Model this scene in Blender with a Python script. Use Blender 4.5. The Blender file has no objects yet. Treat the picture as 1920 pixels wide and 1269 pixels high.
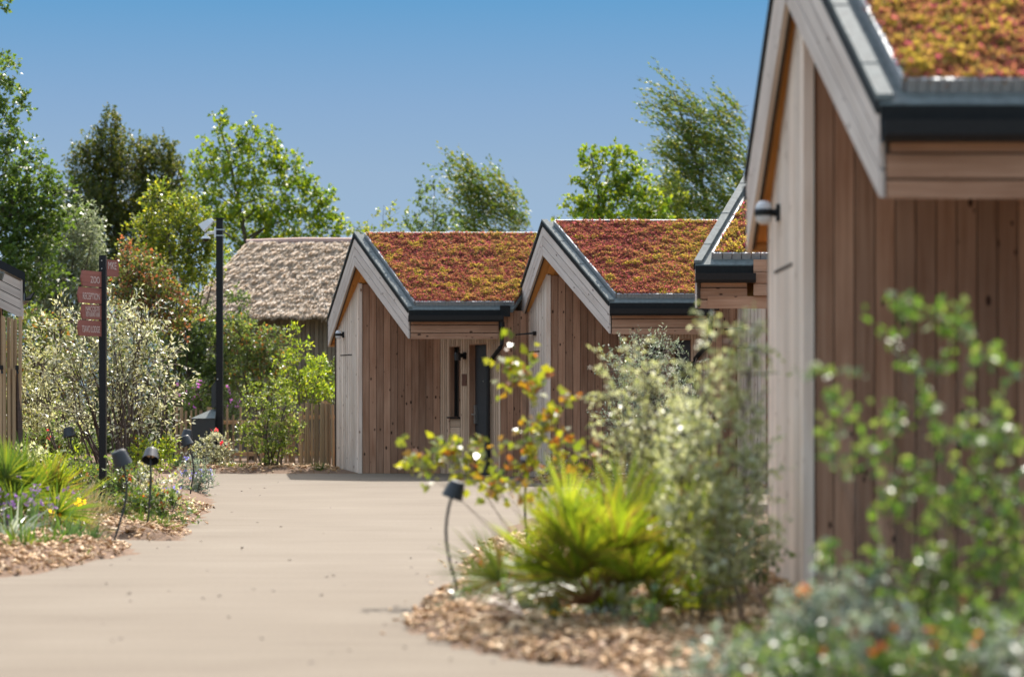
import bpy, math, random
import numpy as np
from mathutils import Vector, Matrix

# ------------------------------------------------------------------ camera, sky, sun, exposure
S = bpy.context.scene
COL = S.collection
FPX, CX, HY, CAMZ = 4533.0, 960.0, 754.0, 1.163     # focal length in photo pixels, principal column, horizon row, eye height

cam_d = bpy.data.cameras.new("camera")
cam = bpy.data.objects.new("camera", cam_d)
COL.objects.link(cam)
cam.location = (0, 0, CAMZ)
cam.rotation_euler = (math.radians(90), 0, 0)
cam_d.sensor_width = 36.0
cam_d.lens = 85.0
cam_d.shift_y = 119.5 / 1920.0
cam_d.clip_start, cam_d.clip_end = 0.5, 3000
cam_d.dof.use_dof = True
cam_d.dof.focus_distance = 30.0
cam_d.dof.aperture_fstop = 1.75
S.camera = cam

SUN_ROT, SUN_EL = math.radians(13.0), math.radians(50.0)
SKY_K, EXPO = 0.15, 1.2
w = bpy.data.worlds.new("World")
S.world = w
w.use_nodes = True
nt = w.node_tree
nt.nodes.clear()
out = nt.nodes.new("ShaderNodeOutputWorld")
bg = nt.nodes.new("ShaderNodeBackground")
sky = nt.nodes.new("ShaderNodeTexSky")
sky.sky_type = 'NISHITA'
sky.sun_disc = False
sky.sun_elevation = SUN_EL
sky.sun_rotation = SUN_ROT
sky.air_density, sky.dust_density, sky.ozone_density = 2.6, 1.6, 1.5
tc = nt.nodes.new("ShaderNodeTexCoord")
sep = nt.nodes.new("ShaderNodeSeparateXYZ")
ramp = nt.nodes.new("ShaderNodeValToRGB")
cr = ramp.color_ramp


def srgb(r, g, b):
    f = lambda c: ((c / 255 + .055) / 1.055) ** 2.4 if c > 10 else c / 255 / 12.92
    k = 1.0 / (SKY_K * 2 ** EXPO)
    return (f(r) * k, f(g) * k, f(b) * k, 1)


# clear sky of this afternoon: hazier and paler towards the horizon
cr.elements[0].position, cr.elements[0].color = 0.0, srgb(166, 192, 214)
cr.elements[1].position, cr.elements[1].color = 0.30, srgb(72, 140, 200)
for p_, c_ in ((0.06, (160, 186, 212)), (0.093, (153, 181, 210)), (0.122, (138, 173, 210)), (0.165, (102, 161, 208))):
    e = cr.elements.new(p_); e.color = srgb(*c_)
mr = nt.nodes.new("ShaderNodeMapRange")
mr.inputs["From Min"].default_value = 0.2
mr.inputs["From Max"].default_value = 0.45
mix = nt.nodes.new("ShaderNodeMixRGB")
wb = nt.nodes.new("ShaderNodeMixRGB"); wb.blend_type = 'MULTIPLY'; wb.inputs[0].default_value = 1.0
wb.inputs[2].default_value = (1.13, 0.985, 0.95, 1)      # daylight balance warmed the way the photograph is
L = nt.links.new
L(tc.outputs["Generated"], sep.inputs[0])
L(sep.outputs["Z"], ramp.inputs[0])
L(sep.outputs["Z"], mr.inputs["Value"])
L(sky.outputs[0], wb.inputs[1])
L(mr.outputs[0], mix.inputs[0])
L(ramp.outputs[0], mix.inputs[1])
L(wb.outputs[0], mix.inputs[2])
L(mix.outputs[0], bg.inputs[0])
bg.inputs[1].default_value = SKY_K
L(bg.outputs[0], out.inputs[0])

sun_d = bpy.data.lights.new("sun", 'SUN')
sun_d.energy = 3.2
sun_d.angle = math.radians(0.5)
sun_d.color = (1.0, 0.95, 0.86)
sun = bpy.data.objects.new("sun", sun_d)
COL.objects.link(sun)
to_sun = Vector((math.sin(SUN_ROT) * math.cos(SUN_EL), math.cos(SUN_ROT) * math.cos(SUN_EL), math.sin(SUN_EL)))
sun.rotation_euler = to_sun.to_track_quat('Z', 'Y').to_euler()

S.view_settings.view_transform = 'Standard'
S.view_settings.look = 'None'
S.view_settings.exposure = EXPO
S.view_settings.gamma = 1.0
S.cycles.use_denoising = True
S.cycles.max_bounces = 8
S.cycles.transparent_max_bounces = 8
S.cycles.sample_clamp_indirect = 6.0

rng = np.random.default_rng(7)
R = random.Random(11)


def P(px, py, Y):
    return Vector(((px - CX) / FPX * Y, Y, CAMZ + (HY - py) / FPX * Y))


def G(px, py):
    Y = FPX * CAMZ / (py - HY)
    return Vector(((px - CX) / FPX * Y, Y, 0.0))


def PX(px, Y):
    return (px - CX) / FPX * Y


# ------------------------------------------------------------------ helpers: tagging and mesh building
def tag(o, label=None, cat=None, group=None, kind=None):
    if label: o["label"] = label
    if cat: o["category"] = cat
    if group: o["group"] = group
    if kind: o["kind"] = kind
    return o


def thing(name, label, cat, loc=(0, 0, 0), group=None):
    o = bpy.data.objects.new(name, None)
    o.empty_display_size = 0.2
    o.location = loc
    COL.objects.link(o)
    return tag(o, label, cat, group)


def origin_of(parent):
    v = Vector((0, 0, 0))
    while parent is not None:
        v += parent.location
        parent = parent.parent
    return v


class MB:
    """collects faces in world coordinates and links them as one mesh object"""
    def __init__(self):
        self.v, self.f, self.uv, self.mi = [], [], [], []

    def poly(self, pts, uvs=None, mi=0):
        b = len(self.v)
        self.v += [tuple(p) for p in pts]
        self.f.append(tuple(range(b, b + len(pts))))
        self.uv += uvs if uvs else [(p[0], p[1]) for p in pts]
        self.mi.append(mi)

    def solid(self, verts, faces, uvs, mi=0):
        b = len(self.v)
        self.v += [tuple(p) for p in verts]
        for f, u in zip(faces, uvs):
            self.f.append(tuple(b + i for i in f))
            self.uv += u
            self.mi.append(mi)

    def quadbox(self, a, b, c, d, t, mi=0, jitter=True):
        """quad a-b-c-d (a->b along the grain) extruded by t, closed"""
        a, b, c, d, t = map(Vector, (a, b, c, d, t))
        vs = [a, b, c, d, a + t, b + t, c + t, d + t]
        ou, ov = (R.random() * 40, R.random() * 40) if jitter else (0, 0)
        ax = (b - a).normalized()
        n = (b - a).cross(d - a).normalized()
        ay = n.cross(ax)
        loc = [((p - a).dot(ax) + ou, (p - a).dot(ay) + (p - a).dot(n) + ov) for p in vs]
        fs = [(3, 2, 1, 0), (4, 5, 6, 7), (0, 1, 5, 4), (1, 2, 6, 5), (2, 3, 7, 6), (3, 0, 4, 7)]
        if n.dot(t) < 0:
            fs = [tuple(reversed(f)) for f in fs]
        self.solid(vs, fs, [[loc[i] for i in f] for f in fs], mi)

    def box(self, x0, x1, y0, y1, z0, z1, mi=0):
        dx, dy, dz = x1 - x0, y1 - y0, z1 - z0
        if dz >= dx and dz >= dy:
            self.quadbox((x0, y0, z0), (x0, y0, z1), (x1, y0, z1), (x1, y0, z0), (0, dy, 0), mi)
        else:
            self.quadbox((x0, y0, z0), (x1, y0, z0), (x1, y0, z1), (x0, y0, z1), (0, dy, 0), mi)

    def tube(self, pts, radii, n=6, mi=0, cap=True):
        pts = [Vector(p) for p in pts]
        b = len(self.v)
        m = len(pts)
        for i, p in enumerate(pts):
            d = (pts[min(i + 1, m - 1)] - pts[max(i - 1, 0)])
            if d.length < 1e-9: d = Vector((0, 0, 1))
            d.normalize()
            up = Vector((0, 0, 1)) if abs(d.z) < 0.9 else Vector((1, 0, 0))
            s = d.cross(up).normalized()
            t = s.cross(d)
            r = radii[i] if hasattr(radii, '__len__') else radii
            for k in range(n):
                an = 2 * math.pi * k / n
                self.v.append(tuple(p + (s * math.cos(an) + t * math.sin(an)) * r))
        for i in range(m - 1):
            for k in range(n):
                q = (b + i * n + k, b + i * n + (k + 1) % n, b + (i + 1) * n + (k + 1) % n, b + (i + 1) * n + k)
                self.f.append(q)
                self.uv += [(i * .1, k / n), (i * .1, (k + 1) / n), (i * .1 + .1, (k + 1) / n), (i * .1 + .1, k / n)]
                self.mi.append(mi)
        if cap:
            self.f.append(tuple(b + k for k in reversed(range(n)))); self.uv += [(0, 0)] * n; self.mi.append(mi)
            self.f.append(tuple(b + (m - 1) * n + k for k in range(n))); self.uv += [(0, 0)] * n; self.mi.append(mi)

    def lathe(self, base, axis, prof, n=20, mi=0):
        """prof: list of (radius, height along axis)"""
        axis = Vector(axis).normalized()
        up = Vector((0, 0, 1)) if abs(axis.z) < 0.9 else Vector((1, 0, 0))
        s = axis.cross(up).normalized(); t = s.cross(axis)
        b = len(self.v)
        for r, h in prof:
            for k in range(n):
                an = 2 * math.pi * k / n
                self.v.append(tuple(Vector(base) + axis * h + (s * math.cos(an) + t * math.sin(an)) * r))
        for i in range(len(prof) - 1):
            for k in range(n):
                self.f.append((b + i * n + k, b + i * n + (k + 1) % n, b + (i + 1) * n + (k + 1) % n, b + (i + 1) * n + k))
                self.uv += [(0, 0)] * 4
                self.mi.append(mi)

    def build(self, name, mats, parent=None, smooth=False):
        me = bpy.data.meshes.new(name)
        off = origin_of(parent) if parent else Vector((0, 0, 0))
        me.from_pydata([(v[0] - off.x, v[1] - off.y, v[2] - off.z) for v in self.v], [], self.f)
        uvl = me.uv_layers.new(name="UVMap")
        uvl.data.foreach_set("uv", np.array(self.uv, dtype=np.float32).ravel())
        if not isinstance(mats, (list, tuple)): mats = [mats]
        for m in mats: me.materials.append(m)
        if len(mats) > 1:
            me.polygons.foreach_set("material_index", np.array(self.mi, dtype=np.int32))
        if smooth:
            me.polygons.foreach_set("use_smooth", np.ones(len(me.polygons), dtype=bool))
        me.update()
        o = bpy.data.objects.new(name, me)
        COL.objects.link(o)
        if parent: o.parent = parent
        return o


def fast_mesh(name, V, nper, mat, parent=None, col=None, smooth=False):
    """V: (k*nper,3) world vertices, one polygon per nper vertices"""
    off = origin_of(parent) if parent else Vector((0, 0, 0))
    V = np.asarray(V, dtype=np.float32) - np.array(off, dtype=np.float32)
    k = len(V) // nper
    me = bpy.data.meshes.new(name)
    me.vertices.add(len(V)); me.vertices.foreach_set("co", V.ravel())
    me.loops.add(len(V)); me.loops.foreach_set("vertex_index", np.arange(len(V), dtype=np.int32))
    me.polygons.add(k)
    me.polygons.foreach_set("loop_start", np.arange(0, len(V), nper, dtype=np.int32))
    me.polygons.foreach_set("loop_total", np.full(k, nper, dtype=np.int32))
    me.materials.append(mat)
    if col is not None:
        ca = me.color_attributes.new("Col", 'FLOAT_COLOR', 'POINT')
        c4 = np.ones((len(V), 4), dtype=np.float32); c4[:, :3] = np.repeat(col, nper, axis=0)
        ca.data.foreach_set("color", c4.ravel())
    me.update(calc_edges=True)
    o = bpy.data.objects.new(name, me)
    COL.objects.link(o)
    if parent: o.parent = parent
    return o


def unit(a):
    return a / np.maximum(np.linalg.norm(a, axis=-1, keepdims=True), 1e-9)


def leaf_verts(C, D, N, Ln, Wd, fold=0.25, droop=0.0):
    """diamond leaves with a fold along the midrib; 4 vertices each"""
    D = unit(D); Sd = unit(np.cross(D, N)); N = np.cross(Sd, D)
    Ln = np.broadcast_to(Ln, (len(C),))[:, None]; Wd = np.broadcast_to(Wd, (len(C),))[:, None]
    V = np.empty((len(C), 4, 3))
    V[:, 0] = C
    V[:, 1] = C + D * Ln * .45 + Sd * Wd * .5 + N * Wd * fold
    V[:, 2] = C + D * Ln - N * Ln * droop
    V[:, 3] = C + D * Ln * .45 - Sd * Wd * .5 + N * Wd * fold
    return V.reshape(-1, 3)


def value_noise(x, y, seed=0):
    def h(i, j):
        n = (i * 374761393 + j * 668265263 + seed * 1442695041) & 0x7fffffff
        n = ((n ^ (n >> 13)) * 1274126177) & 0x7fffffff
        return ((n ^ (n >> 16)) & 0xffff) / 65535.0
    xi, yi = np.floor(x).astype(np.int64), np.floor(y).astype(np.int64)
    fx, fy = x - xi, y - yi
    fx, fy = fx * fx * (3 - 2 * fx), fy * fy * (3 - 2 * fy)
    return (h(xi, yi) * (1 - fx) + h(xi + 1, yi) * fx) * (1 - fy) + (h(xi, yi + 1) * (1 - fx) + h(xi + 1, yi + 1) * fx) * fy


# ------------------------------------------------------------------ materials
def new_mat(name):
    m = bpy.data.materials.new(name)
    m.use_nodes = True
    nt = m.node_tree
    b = nt.nodes["Principled BSDF"]
    return m, nt, b


def ramp_node(nt, stops):
    r = nt.nodes.new("ShaderNodeValToRGB")
    el = r.color_ramp.elements
    while len(el) < len(stops): el.new(0.5)
    for e, (p, c) in zip(el, stops):
        e.position = p; e.color = (c[0], c[1], c[2], 1)
    return r


def simple(name, col, rough=0.6, metal=0.0, noise=0.12, scale=30, bump=0.0, spec=0.5):
    m, nt, b = new_mat(name)
    tc = nt.nodes.new("ShaderNodeTexCoord")
    no = nt.nodes.new("ShaderNodeTexNoise"); no.inputs["Scale"].default_value = scale; no.inputs["Detail"].default_value = 5
    r = ramp_node(nt, [(0.3, [c * (1 - noise) for c in col]), (0.7, [min(1, c * (1 + noise)) for c in col])])
    nt.links.new(tc.outputs["Object"], no.inputs["Vector"])
    nt.links.new(no.outputs["Fac"], r.inputs[0])
    nt.links.new(r.outputs[0], b.inputs["Base Color"])
    b.inputs["Roughness"].default_value = rough
    b.inputs["Metallic"].default_value = metal
    b.inputs["Specular IOR Level"].default_value = spec
    if bump:
        bp = nt.nodes.new("ShaderNodeBump"); bp.inputs["Strength"].default_value = bump; bp.inputs["Distance"].default_value = 0.01
        nt.links.new(no.outputs["Fac"], bp.inputs["Height"]); nt.links.new(bp.outputs[0], b.inputs["Normal"])
    return m


def wood(name, dark, light, knot=(0.05, 0.03, 0.02), knots=1.0, grain=0.5, rough=0.75, vary=0.16):
    """boards: UV u runs along the board in metres, each board is one island"""
    m, nt, b = new_mat(name)
    N, L = nt.nodes.new, nt.links.new
    uv = N("ShaderNodeUVMap"); uv.uv_map = "UVMap"
    geo = N("ShaderNodeNewGeometry")
    mp = N("ShaderNodeMapping"); mp.inputs["Scale"].default_value = (1.6, 38, 1)
    L(uv.outputs[0], mp.inputs["Vector"])
    n1 = N("ShaderNodeTexNoise"); n1.inputs["Scale"].default_value = 1.0; n1.inputs["Detail"].default_value = 6; n1.inputs["Distortion"].default_value = 0.6
    L(mp.outputs[0], n1.inputs["Vector"])
    n2 = N("ShaderNodeTexNoise"); n2.inputs["Scale"].default_value = 1.3; n2.inputs["Detail"].default_value = 4
    L(uv.outputs[0], n2.inputs["Vector"])
    r1 = ramp_node(nt, [(0.33, dark), (0.67, light)])
    a1 = N("ShaderNodeMath"); a1.operation = 'MULTIPLY'; a1.inputs[1].default_value = grain
    L(n1.outputs["Fac"], a1.inputs[0])
    a2 = N("ShaderNodeMath"); a2.operation = 'MULTIPLY_ADD'; a2.inputs[1].default_value = 1 - grain
    L(n2.outputs["Fac"], a2.inputs[0]); L(a1.outputs[0], a2.inputs[2])
    L(a2.outputs[0], r1.inputs[0])
    # board to board variation
    mr = N("ShaderNodeMapRange"); mr.inputs["To Min"].default_value = 1 - vary; mr.inputs["To Max"].default_value = 1 + vary
    L(geo.outputs["Random Per Island"], mr.inputs["Value"])
    hs = N("ShaderNodeHueSaturation")
    L(mr.outputs[0], hs.inputs["Value"]); L(r1.outputs[0], hs.inputs["Color"])
    # knots
    mk = N("ShaderNodeMapping"); mk.inputs["Scale"].default_value = (6.0, 12.0, 1)
    L(uv.outputs[0], mk.inputs["Vector"])
    vo = N("ShaderNodeTexVoronoi"); vo.inputs["Scale"].default_value = 1.0
    L(mk.outputs[0], vo.inputs["Vector"])
    sc = N("ShaderNodeSeparateColor"); L(vo.outputs["Color"], sc.inputs[0])
    th = N("ShaderNodeMath"); th.operation = 'MULTIPLY'; th.inputs[1].default_value = 0.145 * knots
    pw = N("ShaderNodeMath"); pw.operation = 'POWER'; pw.inputs[1].default_value = 1.2
    L(sc.outputs[0], pw.inputs[0]); L(pw.outputs[0], th.inputs[0])
    df = N("ShaderNodeMath"); df.operation = 'SUBTRACT'; L(th.outputs[0], df.inputs[0]); L(vo.outputs["Distance"], df.inputs[1])
    mm = N("ShaderNodeMapRange"); mm.inputs["From Min"].default_value = -0.03; mm.inputs["From Max"].default_value = 0.035
    L(df.outputs[0], mm.inputs["Value"])
    mx = N("ShaderNodeMixRGB"); L(mm.outputs[0], mx.inputs[0]); L(hs.outputs[0], mx.inputs[1]); mx.inputs[2].default_value = (*knot, 1)
    L(mx.outputs[0], b.inputs["Base Color"])
    b.inputs["Roughness"].default_value = rough
    b.inputs["Specular IOR Level"].default_value = 0.25
    bp = N("ShaderNodeBump"); bp.inputs["Strength"].default_value = 0.25; bp.inputs["Distance"].default_value = 0.004
    L(n1.outputs["Fac"], bp.inputs["Height"]); L(bp.outputs[0], b.inputs["Normal"])
    return m


def leafmat(name, cols, trans=0.45, tcol=None, rough=0.42, spec=0.5, tgain=3.2, gain=0.95):
    """cols: list of leaf colours picked per leaf; thin leaves let sunlight through"""
    m, nt, b = new_mat(name)
    N, L = nt.nodes.new, nt.links.new
    geo = N("ShaderNodeNewGeometry")
    st = [(i / len(cols), tuple(min(.9, x * gain) for x in c)) for i, c in enumerate(cols)]
    r = ramp_node(nt, st)
    r.color_ramp.interpolation = 'CONSTANT' if len(cols) > 6 else 'LINEAR'
    L(geo.outputs["Random Per Island"], r.inputs[0])
    L(r.outputs[0], b.inputs["Base Color"])
    b.inputs["Roughness"].default_value = rough
    b.inputs["Specular IOR Level"].default_value = spec
    tr = N("ShaderNodeBsdfTranslucent")
    hs = N("ShaderNodeMixRGB"); hs.blend_type = 'MULTIPLY'; hs.inputs[0].default_value = 1.0
    tcl = tcol or (1.25, 1.15, 0.55)
    hs.inputs[2].default_value = (tcl[0] * tgain, tcl[1] * tgain, tcl[2] * tgain, 1)
    L(r.outputs[0], hs.inputs[1]); L(hs.outputs[0], tr.inputs[0])
    mx = N("ShaderNodeMixShader"); mx.inputs[0].default_value = trans
    L(b.outputs[0], mx.inputs[1]); L(tr.outputs[0], mx.inputs[2])
    L(mx.outputs[0], nt.nodes["Material Output"].inputs["Surface"])
    return m


def colmat(name, trans=0.25, rough=0.6, tgain=1.6, spec=0.3):
    """colour comes from the mesh's own colour attribute (each small plant's hue)"""
    m, nt, b = new_mat(name)
    N, L = nt.nodes.new, nt.links.new
    at = N("ShaderNodeAttribute"); at.attribute_name = "Col"
    L(at.outputs["Color"], b.inputs["Base Color"])
    b.inputs["Roughness"].default_value = rough
    b.inputs["Specular IOR Level"].default_value = spec
    tr = N("ShaderNodeBsdfTranslucent")
    hs = N("ShaderNodeMixRGB"); hs.blend_type = 'MULTIPLY'; hs.inputs[0].default_value = 1.0; hs.inputs[2].default_value = (tgain, tgain, tgain, 1)
    L(at.outputs["Color"], hs.inputs[1]); L(hs.outputs[0], tr.inputs[0])
    mx = N("ShaderNodeMixShader"); mx.inputs[0].default_value = trans
    L(b.outputs[0], mx.inputs[1]); L(tr.outputs[0], mx.inputs[2])
    L(mx.outputs[0], nt.nodes["Material Output"].inputs["Surface"])
    return m


M = {}
M['larch'] = wood("sheltered larch boards", (0.27, 0.135, 0.078), (0.47, 0.28, 0.185), (0.055, 0.025, 0.015), vary=.24, knots=1.35)
M['pale'] = wood("bleached larch boards", (0.61, 0.46, 0.36), (0.86, 0.725, 0.62), (0.24, 0.13, 0.08), vary=.14, knots=1.2)
M['midlarch'] = wood("half bleached larch boards", (0.44, 0.28, 0.18), (0.66, 0.47, 0.335), (0.16, 0.08, 0.05), vary=.18, knots=1.1)
M['barge'] = wood("weathered larch barge", (0.47, 0.385, 0.335), (0.68, 0.59, 0.53), (0.14, 0.09, 0.07), knots=1.1, vary=.1)
M['soffit'] = wood("fresh larch soffit", (0.46, 0.19, 0.05), (0.68, 0.32, 0.10), (0.10, 0.04, 0.02), knots=0.8)
M['oldwood'] = wood("old grey boards", (0.17, 0.135, 0.10), (0.30, 0.25, 0.19), knots=0.6)
M['pole'] = wood("split chestnut", (0.24, 0.15, 0.08), (0.52, 0.37, 0.22), knots=0.7, vary=0.35)
M['gap'] = simple("board gap", (0.05, 0.032, 0.022), 0.9)
M['black'] = simple("black metal", (0.010, 0.010, 0.011), 0.42, noise=0.2, spec=.3)
M['lamp'] = simple("graphite lamp metal", (0.022, 0.025, 0.03), 0.42, noise=0.15)
M['felt'] = simple("grey green roofing felt", (0.125, 0.142, 0.138), 0.75, noise=0.22, scale=22, bump=0.2)
M['edge'] = simple("dark roof edge", (0.012, 0.012, 0.012), 0.6, noise=0.2, spec=.18)
M['alu'] = simple("aluminium trim", (0.40, 0.41, 0.42), 0.55, 0.3, noise=0.1)
M['white'] = simple("white plastic", (0.72, 0.74, 0.76), 0.4, noise=0.04)
M['opal'] = simple("opal lamp glass", (0.62, 0.62, 0.64), 0.2, noise=0.05)
M['door'] = simple("slate door panel", (0.03, 0.03, 0.033), 0.6, noise=0.1)
M['steel'] = simple("brushed steel", (0.55, 0.53, 0.5), 0.3, 0.9)
M['plaque'] = simple("brown plaque", (0.13, 0.05, 0.03), 0.5)
M['signwood'] = wood("red stained board", (0.19, 0.065, 0.052), (0.30, 0.115, 0.09), (0.09, 0.03, 0.02), knots=0.3)
M['letter'] = simple("pale lettering", (0.52, 0.40, 0.36), 0.6)
M['cabinet'] = simple("dark grey cabinet", (0.028, 0.033, 0.034), 0.42, noise=0.1)
M['bark'] = simple("bark", (0.10, 0.075, 0.055), 0.9, noise=0.35, scale=40)
M['twig'] = simple("dark twig", (0.085, 0.055, 0.042), 0.8, noise=0.3, scale=50)
M['glow'] = simple("lamp lens", (0.75, 0.62, 0.45), 0.3)
g, gnt, gb = new_mat("dark glass")
gno = gnt.nodes.new("ShaderNodeTexNoise"); gno.inputs["Scale"].default_value = 3
grr = ramp_node(gnt, [(0.3, (0.012, 0.011, 0.01)), (0.7, (0.03, 0.026, 0.022))])
gnt.links.new(gno.outputs["Fac"], grr.inputs[0]); gnt.links.new(grr.outputs[0], gb.inputs["Base Color"])
gb.inputs["Roughness"].default_value = 0.06
M['glass'] = g

# path: pale resin-bound gravel with faint brushed lines
pm, pnt, pb = new_mat("buff path")
N_, L_ = pnt.nodes.new, pnt.links.new
ptc = N_("ShaderNodeTexCoord")
pmap = N_("ShaderNodeMapping"); pmap.inputs["Scale"].default_value = (0.6, 4.2, 1)
L_(ptc.outputs["Object"], pmap.inputs["Vector"])
pn1 = N_("ShaderNodeTexNoise"); pn1.inputs["Scale"].default_value = 1.0; pn1.inputs["Detail"].default_value = 7; pn1.inputs["Roughness"].default_value = 0.6
L_(pmap.outputs[0], pn1.inputs["Vector"])
pn2 = N_("ShaderNodeTexNoise"); pn2.inputs["Scale"].default_value = 48; pn2.inputs["Detail"].default_value = 6; pn2.inputs["Roughness"].default_value = 0.75
L_(ptc.outputs["Object"], pn2.inputs["Vector"])
pn3 = N_("ShaderNodeTexNoise"); pn3.inputs["Scale"].default_value = 0.7; pn3.inputs["Detail"].default_value = 5
L_(ptc.outputs["Object"], pn3.inputs["Vector"])
pr1 = ramp_node(pnt, [(0.38, (0.095, 0.067, 0.041)), (0.455, (0.130, 0.097, 0.063)), (0.535, (0.148, 0.114, 0.077)), (0.62, (0.185, 0.149, 0.107))])
pa = N_("ShaderNodeMath"); pa.operation = 'MULTIPLY'; pa.inputs[1].default_value = 0.24; L_(pn1.outputs["Fac"], pa.inputs[0])
pa2 = N_("ShaderNodeMath"); pa2.operation = 'MULTIPLY_ADD'; pa2.inputs[1].default_value = 0.54; L_(pn2.outputs["Fac"], pa2.inputs[0]); L_(pa.outputs[0], pa2.inputs[2])
pa3 = N_("ShaderNodeMath"); pa3.operation = 'MULTIPLY_ADD'; pa3.inputs[1].default_value = 0.22; L_(pn3.outputs["Fac"], pa3.inputs[0]); L_(pa2.outputs[0], pa3.inputs[2])
L_(pa3.outputs[0], pr1.inputs[0]); L_(pr1.outputs[0], pb.inputs["Base Color"])
pb.inputs["Roughness"].default_value = 0.85
pbp = N_("ShaderNodeBump"); pbp.inputs["Strength"].default_value = 0.35; pbp.inputs["Distance"].default_value = 0.004
L_(pn2.outputs["Fac"], pbp.inputs["Height"]); L_(pbp.outputs[0], pb.inputs["Normal"])
M['path'] = pm
M['soil'] = simple("bark soil", (0.16, 0.095, 0.055), 0.95, noise=0.4, scale=45, bump=0.6)
M['ground'] = simple("rough ground", (0.075, 0.085, 0.035), 0.95, noise=0.4, scale=3)
M['chip'] = leafmat("bark chips", gain=1.0, cols= [(0.17, 0.08, 0.03), (0.38, 0.20, 0.08), (0.55, 0.34, 0.17), (0.68, 0.50, 0.31), (0.46, 0.26, 0.11)], trans=0.0, rough=0.6, spec=0.4)
M['sedumsoil'] = simple("sedum mat", (0.17, 0.06, 0.035), 0.95, noise=0.5, scale=18, bump=0.5)
M['sedum'] = colmat("sedum tufts", trans=.35, tgain=2.2)
M['thatch'] = leafmat("thatch straw", gain=1.0, cols= [(0.50, 0.42, 0.33), (0.70, 0.61, 0.51), (0.82, 0.74, 0.64), (0.60, 0.49, 0.37)], trans=0.5, rough=0.7, spec=0.2, tcol=(1, .96, .9), tgain=1.2)
M['thatchridge'] = simple("pinkish clay ridge", (0.42, 0.27, 0.22), 0.8)

# leaves
M['l_poplar'] = leafmat("poplar leaves", [(0.035, 0.07, 0.012), (0.055, 0.095, 0.018), (0.045, 0.085, 0.015), (0.08, 0.12, 0.035)], 0.40, spec=0.5)
M['l_dark'] = leafmat("dark leaves", [(0.026, 0.045, 0.012), (0.045, 0.066, 0.016), (0.038, 0.052, 0.015), (0.095, 0.10, 0.022)], 0.36, spec=0.3)
M['l_willow'] = leafmat("grey willow leaves", [(0.13, 0.155, 0.095), (0.19, 0.215, 0.15), (0.10, 0.135, 0.06), (0.24, 0.26, 0.20)], 0.3, tcol=(1.1, 1.1, .75))
M['l_yellow'] = leafmat("yellow green leaves", [(0.13, 0.155, 0.018), (0.09, 0.125, 0.02), (0.20, 0.20, 0.025), (0.06, 0.095, 0.02)], 0.45)
M['l_bright'] = leafmat("bright green leaves", [(0.065, 0.125, 0.010), (0.10, 0.155, 0.012), (0.05, 0.095, 0.012), (0.145, 0.175, 0.016)], 0.45)
M['l_red'] = leafmat("red tinged leaves", [(0.07, 0.10, 0.025), (0.10, 0.13, 0.03), (0.09, 0.11, 0.03), (0.18, 0.065, 0.035), (0.08, 0.12, 0.03), (0.11, 0.13, 0.06), (0.12, 0.13, 0.03), (0.20, 0.09, 0.05)], 0.4, tcol=(1.25, 1.05, .7))
M['l_mid'] = leafmat("mid green leaves", [(0.055, 0.09, 0.03), (0.08, 0.12, 0.035), (0.10, 0.14, 0.06), (0.045, 0.075, 0.025)], 0.4)
M['l_orange'] = leafmat("green and orange leaves", [(0.07, 0.11, 0.03), (0.09, 0.13, 0.04), (0.10, 0.13, 0.05), (0.07, 0.10, 0.03), (0.11, 0.14, 0.05), (0.20, 0.10, 0.035), (0.08, 0.12, 0.04), (0.10, 0.13, 0.05)], 0.4)
M['l_birch'] = leafmat("birch leaves", [(0.045, 0.085, 0.018), (0.065, 0.115, 0.024), (0.09, 0.14, 0.03), (0.15, 0.16, 0.03)], 0.40, spec=0.35, tgain=2.2)
M['l_silver'] = leafmat("silver leaves", [(0.19, 0.20, 0.14), (0.31, 0.32, 0.27), (0.13, 0.14, 0.05), (0.22, 0.21, 0.08), (0.42, 0.43, 0.41)], 0.33, tcol=(1.15, 1.1, .7), spec=1.0, rough=0.36)
M['l_shrub'] = leafmat("airy shrub leaves", [(0.07, 0.12, 0.02), (0.14, 0.18, 0.03), (0.05, 0.085, 0.02), (0.22, 0.24, 0.14), (0.10, 0.15, 0.025)], 0.42)
M['l_lime'] = leafmat("lime leaves", [(0.16, 0.21, 0.02), (0.11, 0.165, 0.02), (0.22, 0.25, 0.03), (0.08, 0.13, 0.02)], 0.5)
M['l_photinia'] = leafmat("lime and red leaves", [(0.17, 0.20, 0.016), (0.13, 0.17, 0.018), (0.22, 0.23, 0.02), (0.10, 0.15, 0.02), (0.20, 0.21, 0.02), (0.15, 0.18, 0.02), (0.22, 0.085, 0.025), (0.19, 0.21, 0.02), (0.25, 0.15, 0.02), (0.11, 0.15, 0.03)], 0.45, spec=1.0, rough=0.36, tgain=2.2)
M['l_palm'] = leafmat("palm blades", [(0.08, 0.135, 0.011), (0.13, 0.18, 0.014), (0.05, 0.09, 0.012), (0.18, 0.205, 0.016), (0.10, 0.15, 0.013), (0.13, 0.10, 0.03)], 0.46, rough=0.36, tgain=2.6)
M['l_fan'] = leafmat("deep green palm blades", [(0.04, 0.09, 0.014), (0.07, 0.125, 0.016), (0.03, 0.065, 0.014), (0.13, 0.165, 0.02)], 0.42, rough=0.36, tgain=2.3)
M['l_olive'] = leafmat("olive grey leaves", [(0.23, 0.25, 0.10), (0.34, 0.36, 0.22), (0.19, 0.22, 0.06), (0.44, 0.45, 0.36)], 0.48, tcol=(1.15, 1.12, .75), spec=1.0, rough=0.42, tgain=2.1)
M['l_round'] = leafmat("glossy round leaves", [(0.05, 0.115, 0.018), (0.08, 0.15, 0.025), (0.035, 0.08, 0.016), (0.12, 0.17, 0.06)], 0.42, spec=0.8, rough=0.4, tgain=2.7)
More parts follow.
